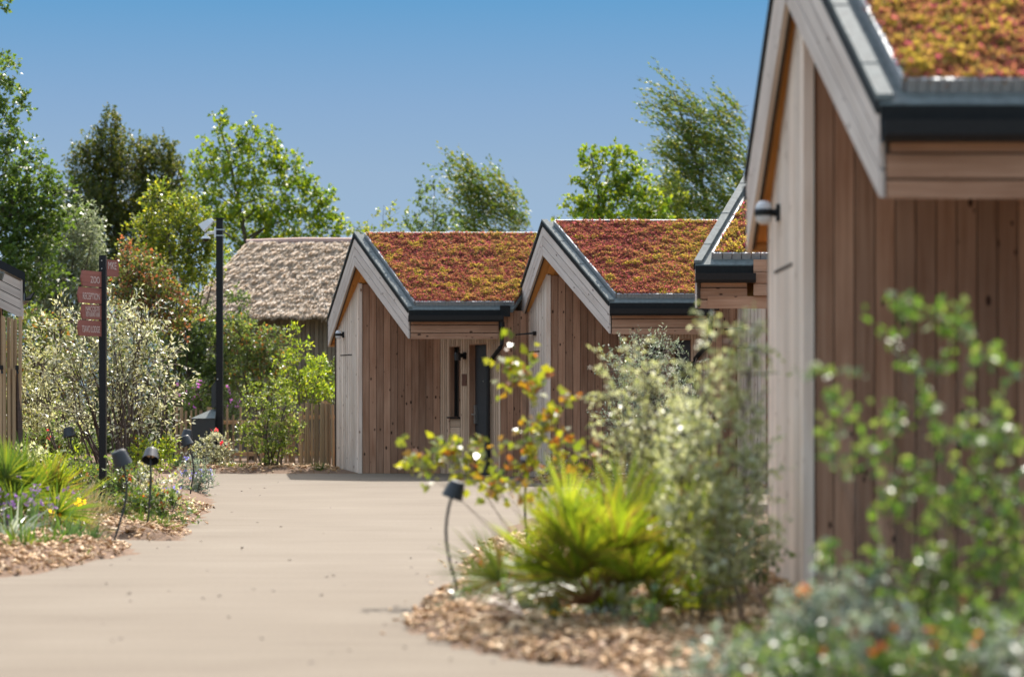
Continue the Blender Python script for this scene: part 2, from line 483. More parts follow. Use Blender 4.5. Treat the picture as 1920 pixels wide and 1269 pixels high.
M['l_sage'] = leafmat("sage leaves", [(0.17, 0.22, 0.155), (0.25, 0.29, 0.23), (0.12, 0.17, 0.10), (0.34, 0.37, 0.32)], 0.32, tcol=(1, 1.05, .8), spec=1.0, rough=0.42, tgain=1.9)
M['l_grass'] = leafmat("grass blades", [(0.045, 0.10, 0.015), (0.07, 0.135, 0.02), (0.04, 0.08, 0.016), (0.11, 0.145, 0.03)], 0.42, tgain=1.9)
M['l_straw'] = leafmat("straw grass", [(0.28, 0.21, 0.10), (0.36, 0.28, 0.15), (0.16, 0.17, 0.06), (0.42, 0.34, 0.20)], 0.35, tcol=(1.1, 1.05, .8), tgain=1.2)
M['l_sedge'] = leafmat("dark sedge", [(0.03, 0.07, 0.03), (0.045, 0.09, 0.04), (0.06, 0.11, 0.05)], 0.3)
M['l_rust'] = leafmat("rusty dry blades", [(0.20, 0.10, 0.05), (0.30, 0.17, 0.09), (0.16, 0.08, 0.04)], 0.3, tcol=(1.1, 1, .8), tgain=1.2)
M['l_flax'] = leafmat("red flax blades", [(0.25, 0.07, 0.03), (0.33, 0.13, 0.04), (0.10, 0.15, 0.02), (0.09, 0.18, 0.02)], 0.45, tcol=(1.2, 1, .6))
M['fl_purple'] = leafmat("purple flowers", [(0.13, 0.06, 0.22), (0.19, 0.10, 0.28), (0.16, 0.08, 0.20)], 0.3, gain=1.0, tcol=(1, 1, 1))
M['fl_blue'] = leafmat("blue flowers", [(0.18, 0.17, 0.5), (0.26, 0.24, 0.6)], 0.3, gain=1.0, tcol=(1, 1, 1))
M['fl_orange'] = leafmat("orange flowers", [(0.75, 0.16, 0.02), (0.8, 0.28, 0.03), (0.7, 0.10, 0.02)], 0.3, gain=1.0, tcol=(1, 1, 1), tgain=1.1)
M['fl_pink'] = leafmat("pink flowers", [(0.5, 0.10, 0.45), (0.6, 0.2, 0.55)], 0.3, gain=1.0, tcol=(1, 1, 1))
M['fl_red'] = leafmat("red flowers", [(0.7, 0.03, 0.03), (0.75, 0.05, 0.08)], 0.3, gain=1.0, tcol=(1, 1, 1))
M['fl_yellow'] = leafmat("yellow flowers", [(0.8, 0.55, 0.03), (0.75, 0.45, 0.02)], 0.3, gain=1.0, tcol=(1, 1, 1))


# ------------------------------------------------------------------ ground, path, planting beds
def sheet(name, pts, z, mat, kind, parent=None):
    mb = MB(); mb.poly([(p[0], p[1], z) for p in pts]); o = mb.build(name, mat); tag(o, kind=kind); return o


sheet('ground', [(-900, -60), (900, -60), (900, 1800), (-900, 1800)], -0.012, M['ground'], 'structure')
back_y = FPX * CAMZ / (887.5 - HY)
sheet('path', [(-14, back_y), (-14, -8), (10, -8), (10, back_y - 1.6), (3.5, back_y - 1.4), (0.2, back_y)], 0.0, M['path'], 'structure')


def in_poly(x, y, poly):
    res = np.zeros(len(x), dtype=bool)
    n = len(poly)
    for i in range(n):
        x0, y0 = poly[i][0], poly[i][1]; x1, y1 = poly[(i + 1) % n][0], poly[(i + 1) % n][1]
        c = ((y0 > y) != (y1 > y))
        with np.errstate(divide='ignore', invalid='ignore'):
            xx = (x1 - x0) * (y - y0) / (y1 - y0) + x0
        res ^= c & (x < xx)
    return res


def edge_dist(x, y, poly):
    d = np.full(len(x), 1e9)
    n = len(poly)
    for i in range(n):
        a = np.array(poly[i][:2]); b = np.array(poly[(i + 1) % n][:2])
        ab = b - a; t = np.clip(((x - a[0]) * ab[0] + (y - a[1]) * ab[1]) / max(ab @ ab, 1e-9), 0, 1)
        d = np.minimum(d, np.hypot(x - a[0] - t * ab[0], y - a[1] - t * ab[1]))
    return d


def bed_height(x, y, poly):
    d = edge_dist(x, y, poly)
    return 0.004 + 0.075 * np.clip(d / 0.30, 0, 1) ** 0.7 + 0.02 * value_noise(x * 3, y * 3, 5) * np.clip(d / .3, 0, 1)


def wobble(poly, amp=0.05, step=0.25):
    out = []
    n = len(poly)
    for i in range(n):
        a, b = Vector(poly[i][:2]), Vector(poly[(i + 1) % n][:2])
        k = max(1, min(40, int((b - a).length / step)))
        for j in range(k):
            p = a.lerp(b, j / k)
            out.append((p.x + R.uniform(-amp, amp), p.y + R.uniform(-amp, amp)))
    return out


def bed(name, poly, chips, strip=None, size=0.055):
    """a low mound of soil with loose bark chips on it"""
    poly = wobble(poly)
    xs = [p[0] for p in poly]; ys = [p[1] for p in poly]
    x0, x1, y0, y1 = min(xs), max(xs), min(ys), max(ys)
    st = 0.12 if (x1 - x0) * (y1 - y0) < 200 else 0.5
    gx, gy = np.meshgrid(np.arange(x0, x1 + st, st), np.arange(y0, y1 + st, st), indexing='ij')
    fx, fy = gx.ravel(), gy.ravel()
    ins = in_poly(fx, fy, poly)
    z = np.where(ins, bed_height(fx, fy, poly), -0.008)
    nx, ny = gx.shape
    V = np.stack([fx, fy, z], 1)
    idx = np.arange(nx * ny).reshape(nx, ny)
    q = np.stack([idx[:-1, :-1], idx[1:, :-1], idx[1:, 1:], idx[:-1, 1:]], -1).reshape(-1, 4)
    keep = ins[q].any(axis=1)
    me = bpy.data.meshes.new(name)
    me.from_pydata(V.tolist(), [], q[keep].tolist())
    me.materials.append(M['soil'])
    o = bpy.data.objects.new(name, me); COL.objects.link(o); tag(o, kind='structure')
    # chips
    n = chips
    cx, cy = rng.uniform(x0, x1, n * 6), rng.uniform(y0, y1, n * 6)
    ok = in_poly(cx, cy, poly)
    if strip is not None: ok &= strip(cx, cy)
    cx, cy = cx[ok][:n], cy[ok][:n]
    # a few strays beyond the edge
    far = 1 + 5 * (rng.random(len(cx)) < .12)
    cx = cx + rng.normal(0, 0.02, len(cx)) * far; cy = cy + rng.normal(0, 0.03, len(cy)) * far
    cz = np.where(in_poly(cx, cy, poly), bed_height(cx, cy, poly), 0.002) + rng.uniform(0.002, 0.03, len(cx))
    m = len(cx)
    C = np.stack([cx, cy, cz], 1)
    D = unit(np.stack([rng.normal(0, 1, m), rng.normal(0, 1, m), rng.normal(0, .35, m)], 1))
    Nn = unit(np.stack([rng.normal(0, .6, m), rng.normal(0, .6, m), np.ones(m)], 1))
    Sd = unit(np.cross(D, Nn)); Nn = np.cross(Sd, D)
    Ln = rng.uniform(.4, 1.2, m)[:, None] * size; Wd = Ln * rng.uniform(.3, .6, m)[:, None]; T = Wd * .25
    # wedge-shaped chips: 8 corners, shared so that each chip is one island
    V = np.empty((m, 8, 3))
    for k, (a, b, c) in enumerate([(-1, -1, 0), (1, -.7, 0), (1, .7, 0), (-1, 1, 0), (-1, -1, 1), (1, -.7, .6), (1, .7, .6), (-1, 1, 1)]):
        V[:, k] = C + D * Ln * .5 * a + Sd * Wd * .5 * b + Nn * T * c
    F = np.array([(0, 3, 2, 1), (4, 5, 6, 7), (0, 1, 5, 4), (1, 2, 6, 5), (2, 3, 7, 6), (3, 0, 4, 7)])
    q = (np.arange(m)[:, None, None] * 8 + F[None]).reshape(-1, 4)
    me = bpy.data.meshes.new('bark_chips')
    me.vertices.add(m * 8); me.vertices.foreach_set("co", V.astype(np.float32).ravel())
    me.loops.add(q.size); me.loops.foreach_set("vertex_index", q.astype(np.int32).ravel())
    me.polygons.add(len(q)); me.polygons.foreach_set("loop_start", np.arange(0, q.size, 4, dtype=np.int32))
    me.polygons.foreach_set("loop_total", np.full(len(q), 4, dtype=np.int32))
    me.materials.append(M['chip']); me.update(calc_edges=True)
    o = bpy.data.objects.new('bark_chips', me); COL.objects.link(o); tag(o, kind='stuff')
    return poly


def gp(px, py):
    v = G(px, py); return (v.x, v.y)


bed_front = bed('soil_bed', [gp(-260, 1120), gp(-60, 1094), gp(0, 1083), gp(70, 1072), gp(160, 1054), gp(250, 1038), gp(226, 1028), gp(190, 1020), gp(60, 1006), gp(-260, 985)], 4500)
bed_sign = bed('soil_bed', [gp(-200, 975), gp(60, 1000), gp(185, 1010), gp(330, 1014), gp(352, 985), gp(391, 950), gp(386, 928), gp(372, 902), gp(330, 896), gp(-200, 896)], 6500,
               strip=lambda x, y: (y < 27) & (x > -6))
bed_back = bed('soil_bed', [(-20, back_y), (PX(628, back_y), back_y), (PX(630, back_y), 41.6), (-2.6, 44), (-2.6, 52), (-20, 52)], 6500, strip=lambda x, y: (y < 41.5) & (x > -7), size=0.07)
bed_right = bed('soil_bed', [gp(1250, 1500), gp(1190, 1262), gp(960, 1235), gp(800, 1190), gp(768, 1168), gp(850, 1100), gp(880, 1060), gp(960, 990), gp(1040, 955), (1.2, 25.2), (4.2, 26), (4.2, 14), (4.2, 6.5), (1.0, 6.6)], 16000,
                strip=lambda x, y: (x < 1.9) & (y < 20) & (y > 9))
bed_wall = bed('soil_bed', [gp(1000, 905), gp(1010, 893), (PX(1010, 36.9), 36.6), (1.9, 36.4), (3.4, 34.2), (3.5, back_y - 7), gp(1200, 908)], 1500)


# ------------------------------------------------------------------ cabins
def vboards(mb, a, b, z0, ztop, nrm, wdt=0.118, gap=0.007, t=0.022, skip=()):
    a, b = Vector((a[0], a[1], 0)), Vector((b[0], b[1], 0))
    n = Vector((nrm[0], nrm[1], 0)).normalized()
    Ltot = (b - a).length; d = (b - a) / Ltot
    k = max(1, round(Ltot / wdt)); wd = Ltot / k
    for i in range(k):
        u0, u1 = i * wd, (i + 1) * wd
        p0, p1 = a + d * u0, a + d * u1
        z1a, z1b = ztop(p0.x, p0.y), ztop(p1.x, p1.y)
        spans = [(z0, z1a, z1b)]
        for (s0, s1, lo, hi) in skip:
            if (u0 + u1) / 2 > s0 and (u0 + u1) / 2 < s1:
                new = []
                for (q0, qa, qb) in spans:
                    if hi < min(qa, qb): new.append((hi, qa, qb))
                    if lo > q0: new.append((q0, lo, lo))
                spans = new
        for (q0, qa, qb) in spans:
            e0, e1 = p0 + d * gap * .5, p1 - d * gap * .5
            mb.quadbox((e0.x, e0.y, q0), (e0.x, e0.y, qa), (e1.x, e1.y, qb), (e1.x, e1.y, q0), -n * t, 0)
            f0, f1 = p0 - n * (t * .75), p1 - n * (t * .75)
            mb.quadbox((f0.x, f0.y, q0), (f0.x, f0.y, qa - .001), (f1.x, f1.y, qb - .001), (f1.x, f1.y, q0), -n * .05, 1)


def sedum_bed(parent, A, B, Cc, D, tufts, tsize, yellow, seed):
    """A-B along the eave, D-C along the ridge (world points on the roof surface)"""
    A, B, Cc, D = map(Vector, (A, B, Cc, D))
    n = (B - A).cross(D - A).normalized()
    if n.z < 0: n = -n
    mb = MB()
    mb.quadbox(A, B, Cc, D, n * 0.045)
    so = mb.build('sedum', M['sedumsoil'], parent)
    u, v = rng.uniform(0, 1, tufts), rng.uniform(0, 1, tufts)
    a, b, c, d = (np.array(p) for p in (A, B, Cc, D))
    Pt = ((1 - u) * (1 - v))[:, None] * a + (u * (1 - v))[:, None] * b + (u * v)[:, None] * c + ((1 - u) * v)[:, None] * d
    s, t = Pt[:, 0], np.hypot(Pt[:, 1], Pt[:, 2])
    n1 = value_noise(s * 2.2, t * 3.0, seed); n2 = value_noise(s * 7, t * 9, seed + 3); n3 = value_noise(s * 17, t * 22, seed + 9)
    n4 = value_noise(s * 5.5 + 9, t * 8, seed + 17)
    yl = .14 + n1 * .18 + n2 * .22 + n3 * .38 + .45 * np.clip((n4 - .72) / .1, 0, 1) * (n3 > .35) + yellow(u, v)
    cols = np.array([(0.26, 0.08, 0.06), (0.32, 0.115, 0.065), (0.345, 0.165, 0.068), (0.37, 0.225, 0.058), (0.41, 0.30, 0.05)])
    k = np.clip((yl - 0.40) / 0.50 * 4 + rng.normal(0, .75, tufts), 0, 3.999)
    i = k.astype(int); f = (k - i)[:, None]
    col = cols[i] * (1 - f) + cols[i + 1] * f
    pk = rng.random(tufts) < .16
    col[pk] = np.array((0.42, 0.10, 0.12))
    pk = rng.random(tufts) < .05
    col[pk] = np.array((0.10, 0.05, 0.04))
    pk = rng.random(tufts) < .06
    col[pk] = np.array((0.17, 0.18, 0.05))
    nn = np.array(n)
    hgt = 0.04 + 0.045 * n2 + 0.035 * n3 + .02 * n4
    V, Cl = [], []
    for leaf in range(4):
        dirv = unit(nn * rng.uniform(.25, 1.2, tufts)[:, None] + rng.normal(0, .75, (tufts, 3)))
        nm = unit(rng.normal(0, 1, (tufts, 3)) + nn)
        V.append(leaf_verts(Pt + nn * hgt[:, None] * .7 + rng.normal(0, tsize * .25, (tufts, 3)), dirv, nm, tsize * rng.uniform(.6, 1.3, tufts), tsize * rng.uniform(.5, .9, tufts), .15).reshape(-1, 4, 3))
        Cl.append(col * rng.uniform(.75, 1.25, tufts)[:, None])
    fast_mesh('tufts', np.concatenate(V).reshape(-1, 3), 4, M['sedum'], so, col=np.concatenate(Cl))


prof2 = [(0, 0), (.1, .0), (.12, .09), (0, .09)]
ZI = (2.157, 3.405, 2.11)      # underside of the barge at near eave, ridge, far eave
ZO = (2.565, 3.845, 2.555)     # top of the barge boards


def cabin(label, Rx, Ry, dN, dF, nc, fc, tufts=9000, tsize=0.034, yellow=lambda u, v: 0.0, seed=1, light='globe', gutter=1.52, porch=True, dnear=1.8, eaveL=1.63, front=True, hatch=True):
    """Rx,Ry: plan point of the ridge tip; dN,dF: sideways run of the verge to the near and the far eave"""
    Nn, Rr, Ff = Vector((Rx + dN, Ry - dnear, 0)), Vector((Rx, Ry, 0)), Vector((Rx + dF, Ry + 1.8, 0))
    root = thing('garden_cabin', label, 'cabin', (Rx + nc[0], Ry + nc[1], 0), 'timber cabins with sedum roofs')

    def zs(x, y, off=0.03):
        if y <= Ry: t = (Ry - y) / dnear; return ZI[1] + (ZI[0] - ZI[1]) * t + off
        t = (y - Ry) / 1.8; return ZI[1] + (ZI[2] - ZI[1]) * t + off

    # barge boards, three planks on each slope
    for (p, q, za0, za1, zb0, zb1) in ((Nn, Rr, ZI[0], ZO[0], ZI[1], ZO[1]), (Ff, Rr, ZI[2], ZO[2], ZI[1], ZO[1])):
        mb = MB()
        d = (q - p).normalized(); inn = Vector((-d.y, d.x, 0))
        if inn.x < 0: inn = -inn
        for i in range(3):
            f0, f1 = i / 3 + (0.016 if i else 0), (i + 1) / 3 - 0.016
            a0, a1 = za0 + (za1 - za0) * f0, za0 + (za1 - za0) * f1
            b0, b1 = zb0 + (zb1 - zb0) * f0, zb0 + (zb1 - zb0) * f1
            e = q - d * 0.003
            mb.quadbox((p.x, p.y, a0), (e.x, e.y, b0), (e.x, e.y, b1), (p.x, p.y, a1), inn * 0.03, 0)
        pi, qi = p + inn * .022, q + inn * .022
        mb.quadbox((pi.x, pi.y, za0 + .004), (qi.x, qi.y, zb0 + .004), (qi.x, qi.y, zb1), (pi.x, pi.y, za1), inn * 0.03, 1)
        mb.build('bargeboard', [M['barge'], M['gap']], root)
    # roof deck with felt edges
    rightN, rightR, rightF = Nn.x + eaveL, Rx + 3.45, Ff.x + 3.5
    mb = MB()
    T = Vector((0, 0, -0.05))
    up = 0.05
    vN, vR, vF = (Nn.x, Nn.y, ZO[0] + up), (Rx, Ry, ZO[1] + up + .02), (Ff.x, Ff.y, ZO[2] + up)
    rN, rR, rF = (rightN, Nn.y, ZO[0] + up), (rightR, Ry, ZO[1] + up + .02), (rightF, Ff.y, ZO[2] + up)
    mb.quadbox(vN, rN, rR, vR, T)
    mb.quadbox(vF, rF, rR, vR, T)
    roof = mb.build('roof', M['felt'], root)
    # raised verge kerb with felt joints, dark drip edge
    mb = MB()
    for (p, q) in ((Vector(vN), Vector(vR)), (Vector(vF), Vector(vR))):
        k = 7
        for i in range(k):
            a = p.lerp(q, i / k + .002); b = p.lerp(q, (i + 1) / k - .002)
            lift = Vector((0, 0, 0.012 + 0.004 * (i % 2)))
            w_ = Vector((0.07, 0, 0))
            mb.quadbox(a + lift - Vector((.012, 0, 0)), b + lift - Vector((.012, 0, 0)), b + lift + w_, a + lift + w_, Vector((0, 0, .03)))
    mb.build('verge_kerb', M['felt'], roof)
    mb = MB()
    for (p, q) in ((Vector(vN), Vector(vR)), (Vector(vF), Vector(vR))):
        mb.quadbox(p + Vector((-.016, 0, -.055)), q + Vector((-.016, 0, -.055)), q + Vector((-.016, 0, .012)), p + Vector((-.016, 0, .012)), Vector((.014, 0, 0)))
    mb.build('drip_edge', M['edge'], roof)
    # sedum on the near slope
    vNv, vRv, rNv, rRv = Vector(vN), Vector(vR), Vector(rN), Vector(rR)
    def on(u_x, t):     # metres from the verge, fraction up the slope
        p = vNv.lerp(vRv, t); return Vector((p.x + u_x, p.y, p.z))
    Lr = lambda t: (rNv.lerp(rRv, t) - vNv.lerp(vRv, t)).x - 0.03
    sa, sb, scc, sd = on(.155, .055), on(Lr(.055), .055), on(Lr(.965), .965), on(.155, .965)
    sedum_bed(roof, sa, sb, scc, sd, tufts, tsize, yellow, seed)
    n = (sb - sa).cross(sd - sa).normalized()
    mb = MB()
    h = n * 0.075
    upd = (sd - sa).normalized()
    def trimseg(p, q, t, k):
        for i in range(k):
            a = p.lerp(q, i / k + .0015); b = p.lerp(q, (i + 1) / k - .0015)
            mb.quadbox(a, b, b + h, a + h, t)
    trimseg(sa - Vector((.022, 0, 0)), sd - Vector((.022, 0, 0)), Vector((.02, 0, 0)), 3)
    trimseg(sa - upd * .022, sb - upd * .022, upd * .02, 30)
    trimseg(sd + upd * .003, scc + upd * .003, upd * .02, 3)
    mb.build('sedum_trim', M['alu'], roof)
    # eave edge, gutter, fascia boards
    gl = gutter
    mb = MB()
    mb.box(Nn.x + .004, Nn.x + gl + .05, Nn.y - .03, Nn.y + .06, ZO[0] - .055, ZO[0] + .035)
    mb.build('eave_edge', M['edge'], roof)
    mb = MB()
    prof = [(-.035, .0), (-.12, .0), (-.135, .03), (-.14, .1), (-.13, .1), (-.124, .035), (-.112, .012), (-.04, .012), (-.04, .1), (-.035, .1)]
    gz = 2.418
    x0, x1 = Nn.x + .0, Nn.x + gl - .03
    k = len(prof)
    vs = [(x0, Nn.y + y, gz + z) for y, z in prof] + [(x1, Nn.y + y, gz + z) for y, z in prof]
    fs = [(i, (i + 1) % k, k + (i + 1) % k, k + i) for i in range(k)] + [tuple(range(k - 1, -1, -1)), tuple(range(k, 2 * k))]
    mb.solid(vs, fs, [[(0, 0)] * len(f) for f in fs])
    mb.build('gutter', M['black'], root)
    mb = MB()
    fl = gl - .11
    for (z0, z1, yo) in ((2.152, 2.24, 0), (2.251, 2.366, 0), (2.377, 2.51, .012)):
        mb.quadbox((Nn.x + .035, Nn.y + yo, z0), (Nn.x + fl, Nn.y + yo, z0), (Nn.x + fl, Nn.y + yo, z1), (Nn.x + .035, Nn.y + yo, z1), (0, .025, 0), 0)
    mb.box(Nn.x + .036, Nn.x + fl, Nn.y + .038, Nn.y + .06, 2.155, 2.51, 1)
    mb.build('fascia', [M['larch'], M['gap']], root)
    mb = MB()
    vs = [(Ff.x - .01, Ff.y + .04 + y, 2.45 + z) for y, z in prof2] + [(rightF, Ff.y + .04 + y, 2.45 + z) for y, z in prof2]
    fs = [(i, (i + 1) % 4, 4 + (i + 1) % 4, 4 + i) for i in range(4)] + [(3, 2, 1, 0), (4, 5, 6, 7)]
    mb.solid(vs, fs, [[(0, 0)] * len(f) for f in fs]); mb.build('gutter', M['black'], root)
    # soffit boards under both slopes
    mb = MB()
    for (p, zp, rx) in ((Nn + (Rr - Nn) * .04, ZI[0] + (ZI[1] - ZI[0]) * .04, Nn.x + gl - .12), (Ff, ZI[2], rightF - .4)):
        for i in range(4):
            o0, o1 = .045 + i * .13, .045 + (i + 1) * .13 - .006
            a0 = (p.x + o0, p.y, zp + .055); a1 = (p.x + o1, p.y, zp + .055)
            b0 = (Rx + o0, Ry, ZI[1] + .055); b1 = (Rx + o1, Ry, ZI[1] + .055)
            mb.quadbox(a0, b0, b1, a1, (0, 0, .02), 0)
        o0 = .045 + 4 * .13
        mb.quadbox((p.x + o0, p.y, zp + .055), (Rx + o0, Ry, ZI[1] + .055), (Rx + 3.3, Ry, ZI[1] + .055), (max(rx, p.x + o0 + .1), p.y, zp + .055), (0, 0, .02), 0)
    mb.quadbox((Ff.x + .035, Ff.y - .02, ZI[2] + .004), (Ff.x + .5, Ff.y - .02, ZI[2] + .004), (Ff.x + .5, Ff.y - .02, ZI[2] + .06), (Ff.x + .035, Ff.y - .02, ZI[2] + .06), (0, .02, 0), 0)
    mb.build('soffit', [M['soffit']], root)
    # walls
    c0 = Vector((Rx + nc[0], Ry + nc[1], 0)); c1 = Vector((Rx + fc[0], Ry + fc[1], 0))
    dd = (c1 - c0).normalized(); nw = Vector((-dd.y, dd.x, 0))
    if nw.x > 0: nw = -nw
    ZB = -0.03
    mb = MB()
    vboards(mb, c1, c0, ZB, lambda x, y: zs(x, y, .05), nw, wdt=0.118, gap=.024, t=.03)
    mb.quadbox((c0.x + .004, c0.y - .006, ZB), (c0.x + .004, c0.y - .006, zs(0, c0.y)), (c0.x + .062, c0.y - .006, zs(0, c0.y)), (c0.x + .062, c0.y - .006, ZB), (0, .05, 0), 0)
    gw = mb.build('gable_wall', [M['pale'], M['gap']], root)
    if hatch:
        Lw = (c1 - c0).length
        mb = MB()
        def GW(u, z, o): p = c0 + dd * u + nw * o; return (p.x, p.y, z)
        mb.quadbox(GW(.26 * Lw, 1.945, .002), GW(.76 * Lw, 1.945, .002), GW(.76 * Lw, 1.965, .002), GW(.26 * Lw, 1.965, .002), nw * .001, 1)
        mb.build('hatch_joint', [M['pale'], M['gap']], gw)
    rw0 = Vector((c0.x + .062, c0.y + .012, 0)); rw1 = Vector((Rx + 1.391, c0.y + .012, 0))
    mb = MB()
    vboards(mb, rw0, rw1, ZB, lambda x, y: zs(x, y), (0, -1))
    mb.build('porch_wall', [M['larch'], M['gap']], root)
    if front:
        a = Vector((Rx + 1.391, c0.y + .012, 0)); b = Vector((Rx + 2.40, Ry - 1.70, 0))
        d = (b - a).normalized(); Ld = (b - a).length
        nd = Vector((-abs(d.y), -abs(d.x), 0)).normalized()
        aA = Vector((-2.581 + 1.391, 40.03, 0)); bA = Vector((-2.581 + 2.40, 37.9, 0)); dA = (bA - aA).normalized()
        def uof(px):
            k = (px - CX) / FPX
            return (k * aA.y - aA.x) / (dA.x - k * dA.y)
        wu0, wu1 = uof(844), uof(862); du0, du1 = uof(880), uof(913)
        def W(u, z, o=0.0): p = a + d * u + nd * o; return Vector((p.x, p.y, z))
        mb = MB()
        vboards(mb, a, b, ZB, lambda x, y: zs(x, y), nd, wdt=.09, gap=.022, t=.03, skip=((wu0, wu1, .2, 2.08), (du0, du1, ZB - .1, 2.10)))
        mb.build('front_wall', [M['midlarch'], M['gap']], root)
        # boarded panel under the window
        mb = MB()
        for i in range(5):
            z0 = .2 + i * .14; mb.quadbox(W(wu0, z0, -.004), W(wu1, z0, -.004), W(wu1, z0 + .133, -.004), W(wu0, z0 + .133, -.004), -nd * .02)
        mb.build('window_apron', M['midlarch'], root)
        # window
        mb = MB()
        for (u0, u1, z0, z1) in ((wu0, wu0 + .012, .92, 2.08), (wu1 - .012, wu1, .92, 2.08), (wu0, wu1, 2.068, 2.08)):
            mb.quadbox(W(u0, z0, .003), W(u0, z1, .003), W(u1, z1, .003), W(u1, z0, .003), -nd * .12)
        win = mb.build('window', M['larch'], root)
        mb = MB(); mb.quadbox(W(wu0 + .012, .93, -.09), W(wu0 + .012, 2.068, -.09), W(wu1 - .012, 2.068, -.09), W(wu1 - .012, .93, -.09), -nd * .01); mb.build('pane', M['glass'], win)
        mb = MB()
        for (u0, u1) in ((wu0 + .013, wu0 + .06), (wu1 - .05, wu1 - .013)):
            mb.quadbox(W(u0, .93, -.07), W(u0, 2.066, -.07), W(u1, 2.066, -.07), W(u1, .93, -.07), -nd * .018)
        mb.build('frame', M['black'], win)
        mb = MB(); mb.quadbox(W(wu0 - .03, .9, .05), W(wu1 + .03, .9, .05), W(wu1 + .03, .925, .05), W(wu0 - .03, .925, .05), -nd * .14); mb.build('sill', M['black'], win)
        # door
        mb = MB()
        for (u0, u1, z0, z1) in ((du0, du0 + .014, ZB, 2.10), (du1 - .014, du1, ZB, 2.10), (du0, du1, 2.086, 2.10)):
            mb.quadbox(W(u0, z0, .003), W(u0, z1, .003), W(u1, z1, .003), W(u1, z0, .003), -nd * .14)
        casing = mb.build('door_casing', M['larch'], root)
        mb = MB(); mb.quadbox(W(du0 + .014, ZB, -.1), W(du0 + .014, 2.086, -.1), W(du1 - .014, 2.086, -.1), W(du1 - .014, ZB, -.1), -nd * .03)
        for i in range(9):
            z0 = .15 + i * .2; mb.quadbox(W(du0 + .16, z0, -.097), W(du1 - .06, z0, -.097), W(du1 - .06, z0 + .19, -.097), W(du0 + .16, z0 + .19, -.097), -nd * .002)
        door = mb.build('door', M['door'], root)
        mb = MB(); mb.quadbox(W(du0 + .05, .82, -.055), W(du0 + .05, 1.12, -.055), W(du0 + .11, 1.12, -.055), W(du0 + .11, .82, -.055), -nd * .044)
        mb.tube([W(du0 + .08, .97, -.055), W(du0 + .08, .97, -.01), W(du0 + .19, .96, -.01)], .011, 6)
        mb.build('handle', M['steel'], door)
        mb = MB(); mb.lathe(W((du0 + du1) / 2, 1.5, -.1), nd, [(0, .012), (.012, .01), (.013, 0)], 10); mb.build('spyhole', M['steel'], door)
        # house plaque, wall lamp, socket
        up_ = (wu1 + du0) / 2
        mb = MB(); mb.quadbox(W(up_ - .08, 1.43, .012), W(up_ + .09, 1.43, .012), W(up_ + .09, 1.62, .012), W(up_ - .08, 1.62, .012), -nd * .013); mb.build('plaque', M['plaque'], root)
        mb = MB(); mb.quadbox(W(up_ + .0, 1.86, .03), W(up_ + .08, 1.86, .03), W(up_ + .08, 1.97, .03), W(up_ + .0, 1.97, .03), -nd * .031)
        mb.tube([W(up_ + .03, 1.92, .02), W(up_ + .02, 1.92, .1)], .035, 10); wl = mb.build('porch_lamp', M['black'], root)
        mb = MB(); mb.lathe(W(up_ - .0, 1.97, .12), (0, 0, -1), [(0, 0), (.05, .005), (.06, .03), (.055, .13), (.05, .13), (0, .1)], 14); mb.build('lamp_shade', M['lamp'], wl)
        mb = MB(); mb.quadbox(W(.1, .42, .03), W(.2, .42, .03), W(.2, .54, .03), W(.1, .54, .03), -nd * .031); mb.build('socket_box', M['black'], root)
        # cheek wall beside the next cabin
        mb = MB(); vboards(mb, (b.x, b.y - .03), (b.x + .62, b.y + .32), ZB, lambda x, y: 2.6, (0, -1), wdt=.125)
        mb.build('cheek_wall', [M['larch'], M['gap']], root)
        # downpipe
        mb = MB()
        gx, gy = Nn.x + gl - .06, Nn.y - .07
        q = a + d * (Ld * .86) + nd * .06
        mb.tube([(gx, gy, 2.44), (gx, gy, 2.06), (gx - .02, gy + .01, 2.02), (q.x + .02, q.y - .01, 1.80), (q.x, q.y, 1.75), (q.x, q.y, .02)], .034, 10)
        mb.tube([(gx, gy, 2.42), (gx, gy, 2.34)], .045, 10); mb.tube([(q.x, q.y, 1.76), (q.x, q.y, 1.68)], .042, 10)
        mb.build('downpipe', M['black'], root, smooth=False)
        mb = MB(); mb.box(gx - .03, gx + .13, gy - .01, gy + .12, 2.5, 2.67); mb.build('gutter_end_box', M['edge'], root)
    # rear wall keeps the inside dark
    mb = MB(); vboards(mb, (c1.x, c1.y), (Rx + 3.3, c1.y), ZB, lambda x, y: zs(x, y, .05), (0, 1)); mb.build('rear_wall', [M['larch'], M['gap']], root)
    # light on the gable wall
    if light:
        Lw = (c1 - c0).length
        def GW(u, z, o): p = c0 + dd * u + nw * o; return Vector((p.x, p.y, z))
        if light == 'globe':
            u0 = .62 * Lw; z = 2.30
            mb = MB(); mb.quadbox(GW(u0 - .035, z - .05, .02), GW(u0 + .035, z - .05, .02), GW(u0 + .035, z + .05, .02), GW(u0 - .035, z + .05, .02), -nw * .021)
            mb.tube([GW(u0, z, .015), GW(u0, z, .07)], .024, 10); mb.lathe(GW(u0, z - .02, .095), (0, 0, 1), [(0, 0), (.055, 0), (.057, .02), (.055, .04), (0, .04)], 20)
            lm = mb.build('wall_light', M['black'], root)
            for sgn in (1, -1):
                mb = MB(); mb.lathe(GW(u0, z + sgn * .02, .095), (0, 0, sgn), [(.05, 0), (.048, .02), (.04, .037), (.024, .048), (0, .052)], 18)
                mb.build('globe', M['opal'], lm, smooth=True)
        else:
            u0 = .42 * Lw; z = 2.24
            mb = MB(); mb.quadbox(GW(u0 - .05, z - .03, .03), GW(u0 + .05, z - .03, .03), GW(u0 + .05, z + .03, .03), GW(u0 - .05, z + .03, .03), -nw * .031)
            p0, p1 = GW(u0, z - .012, .03), GW(u0 + .12, z - .03, .26)
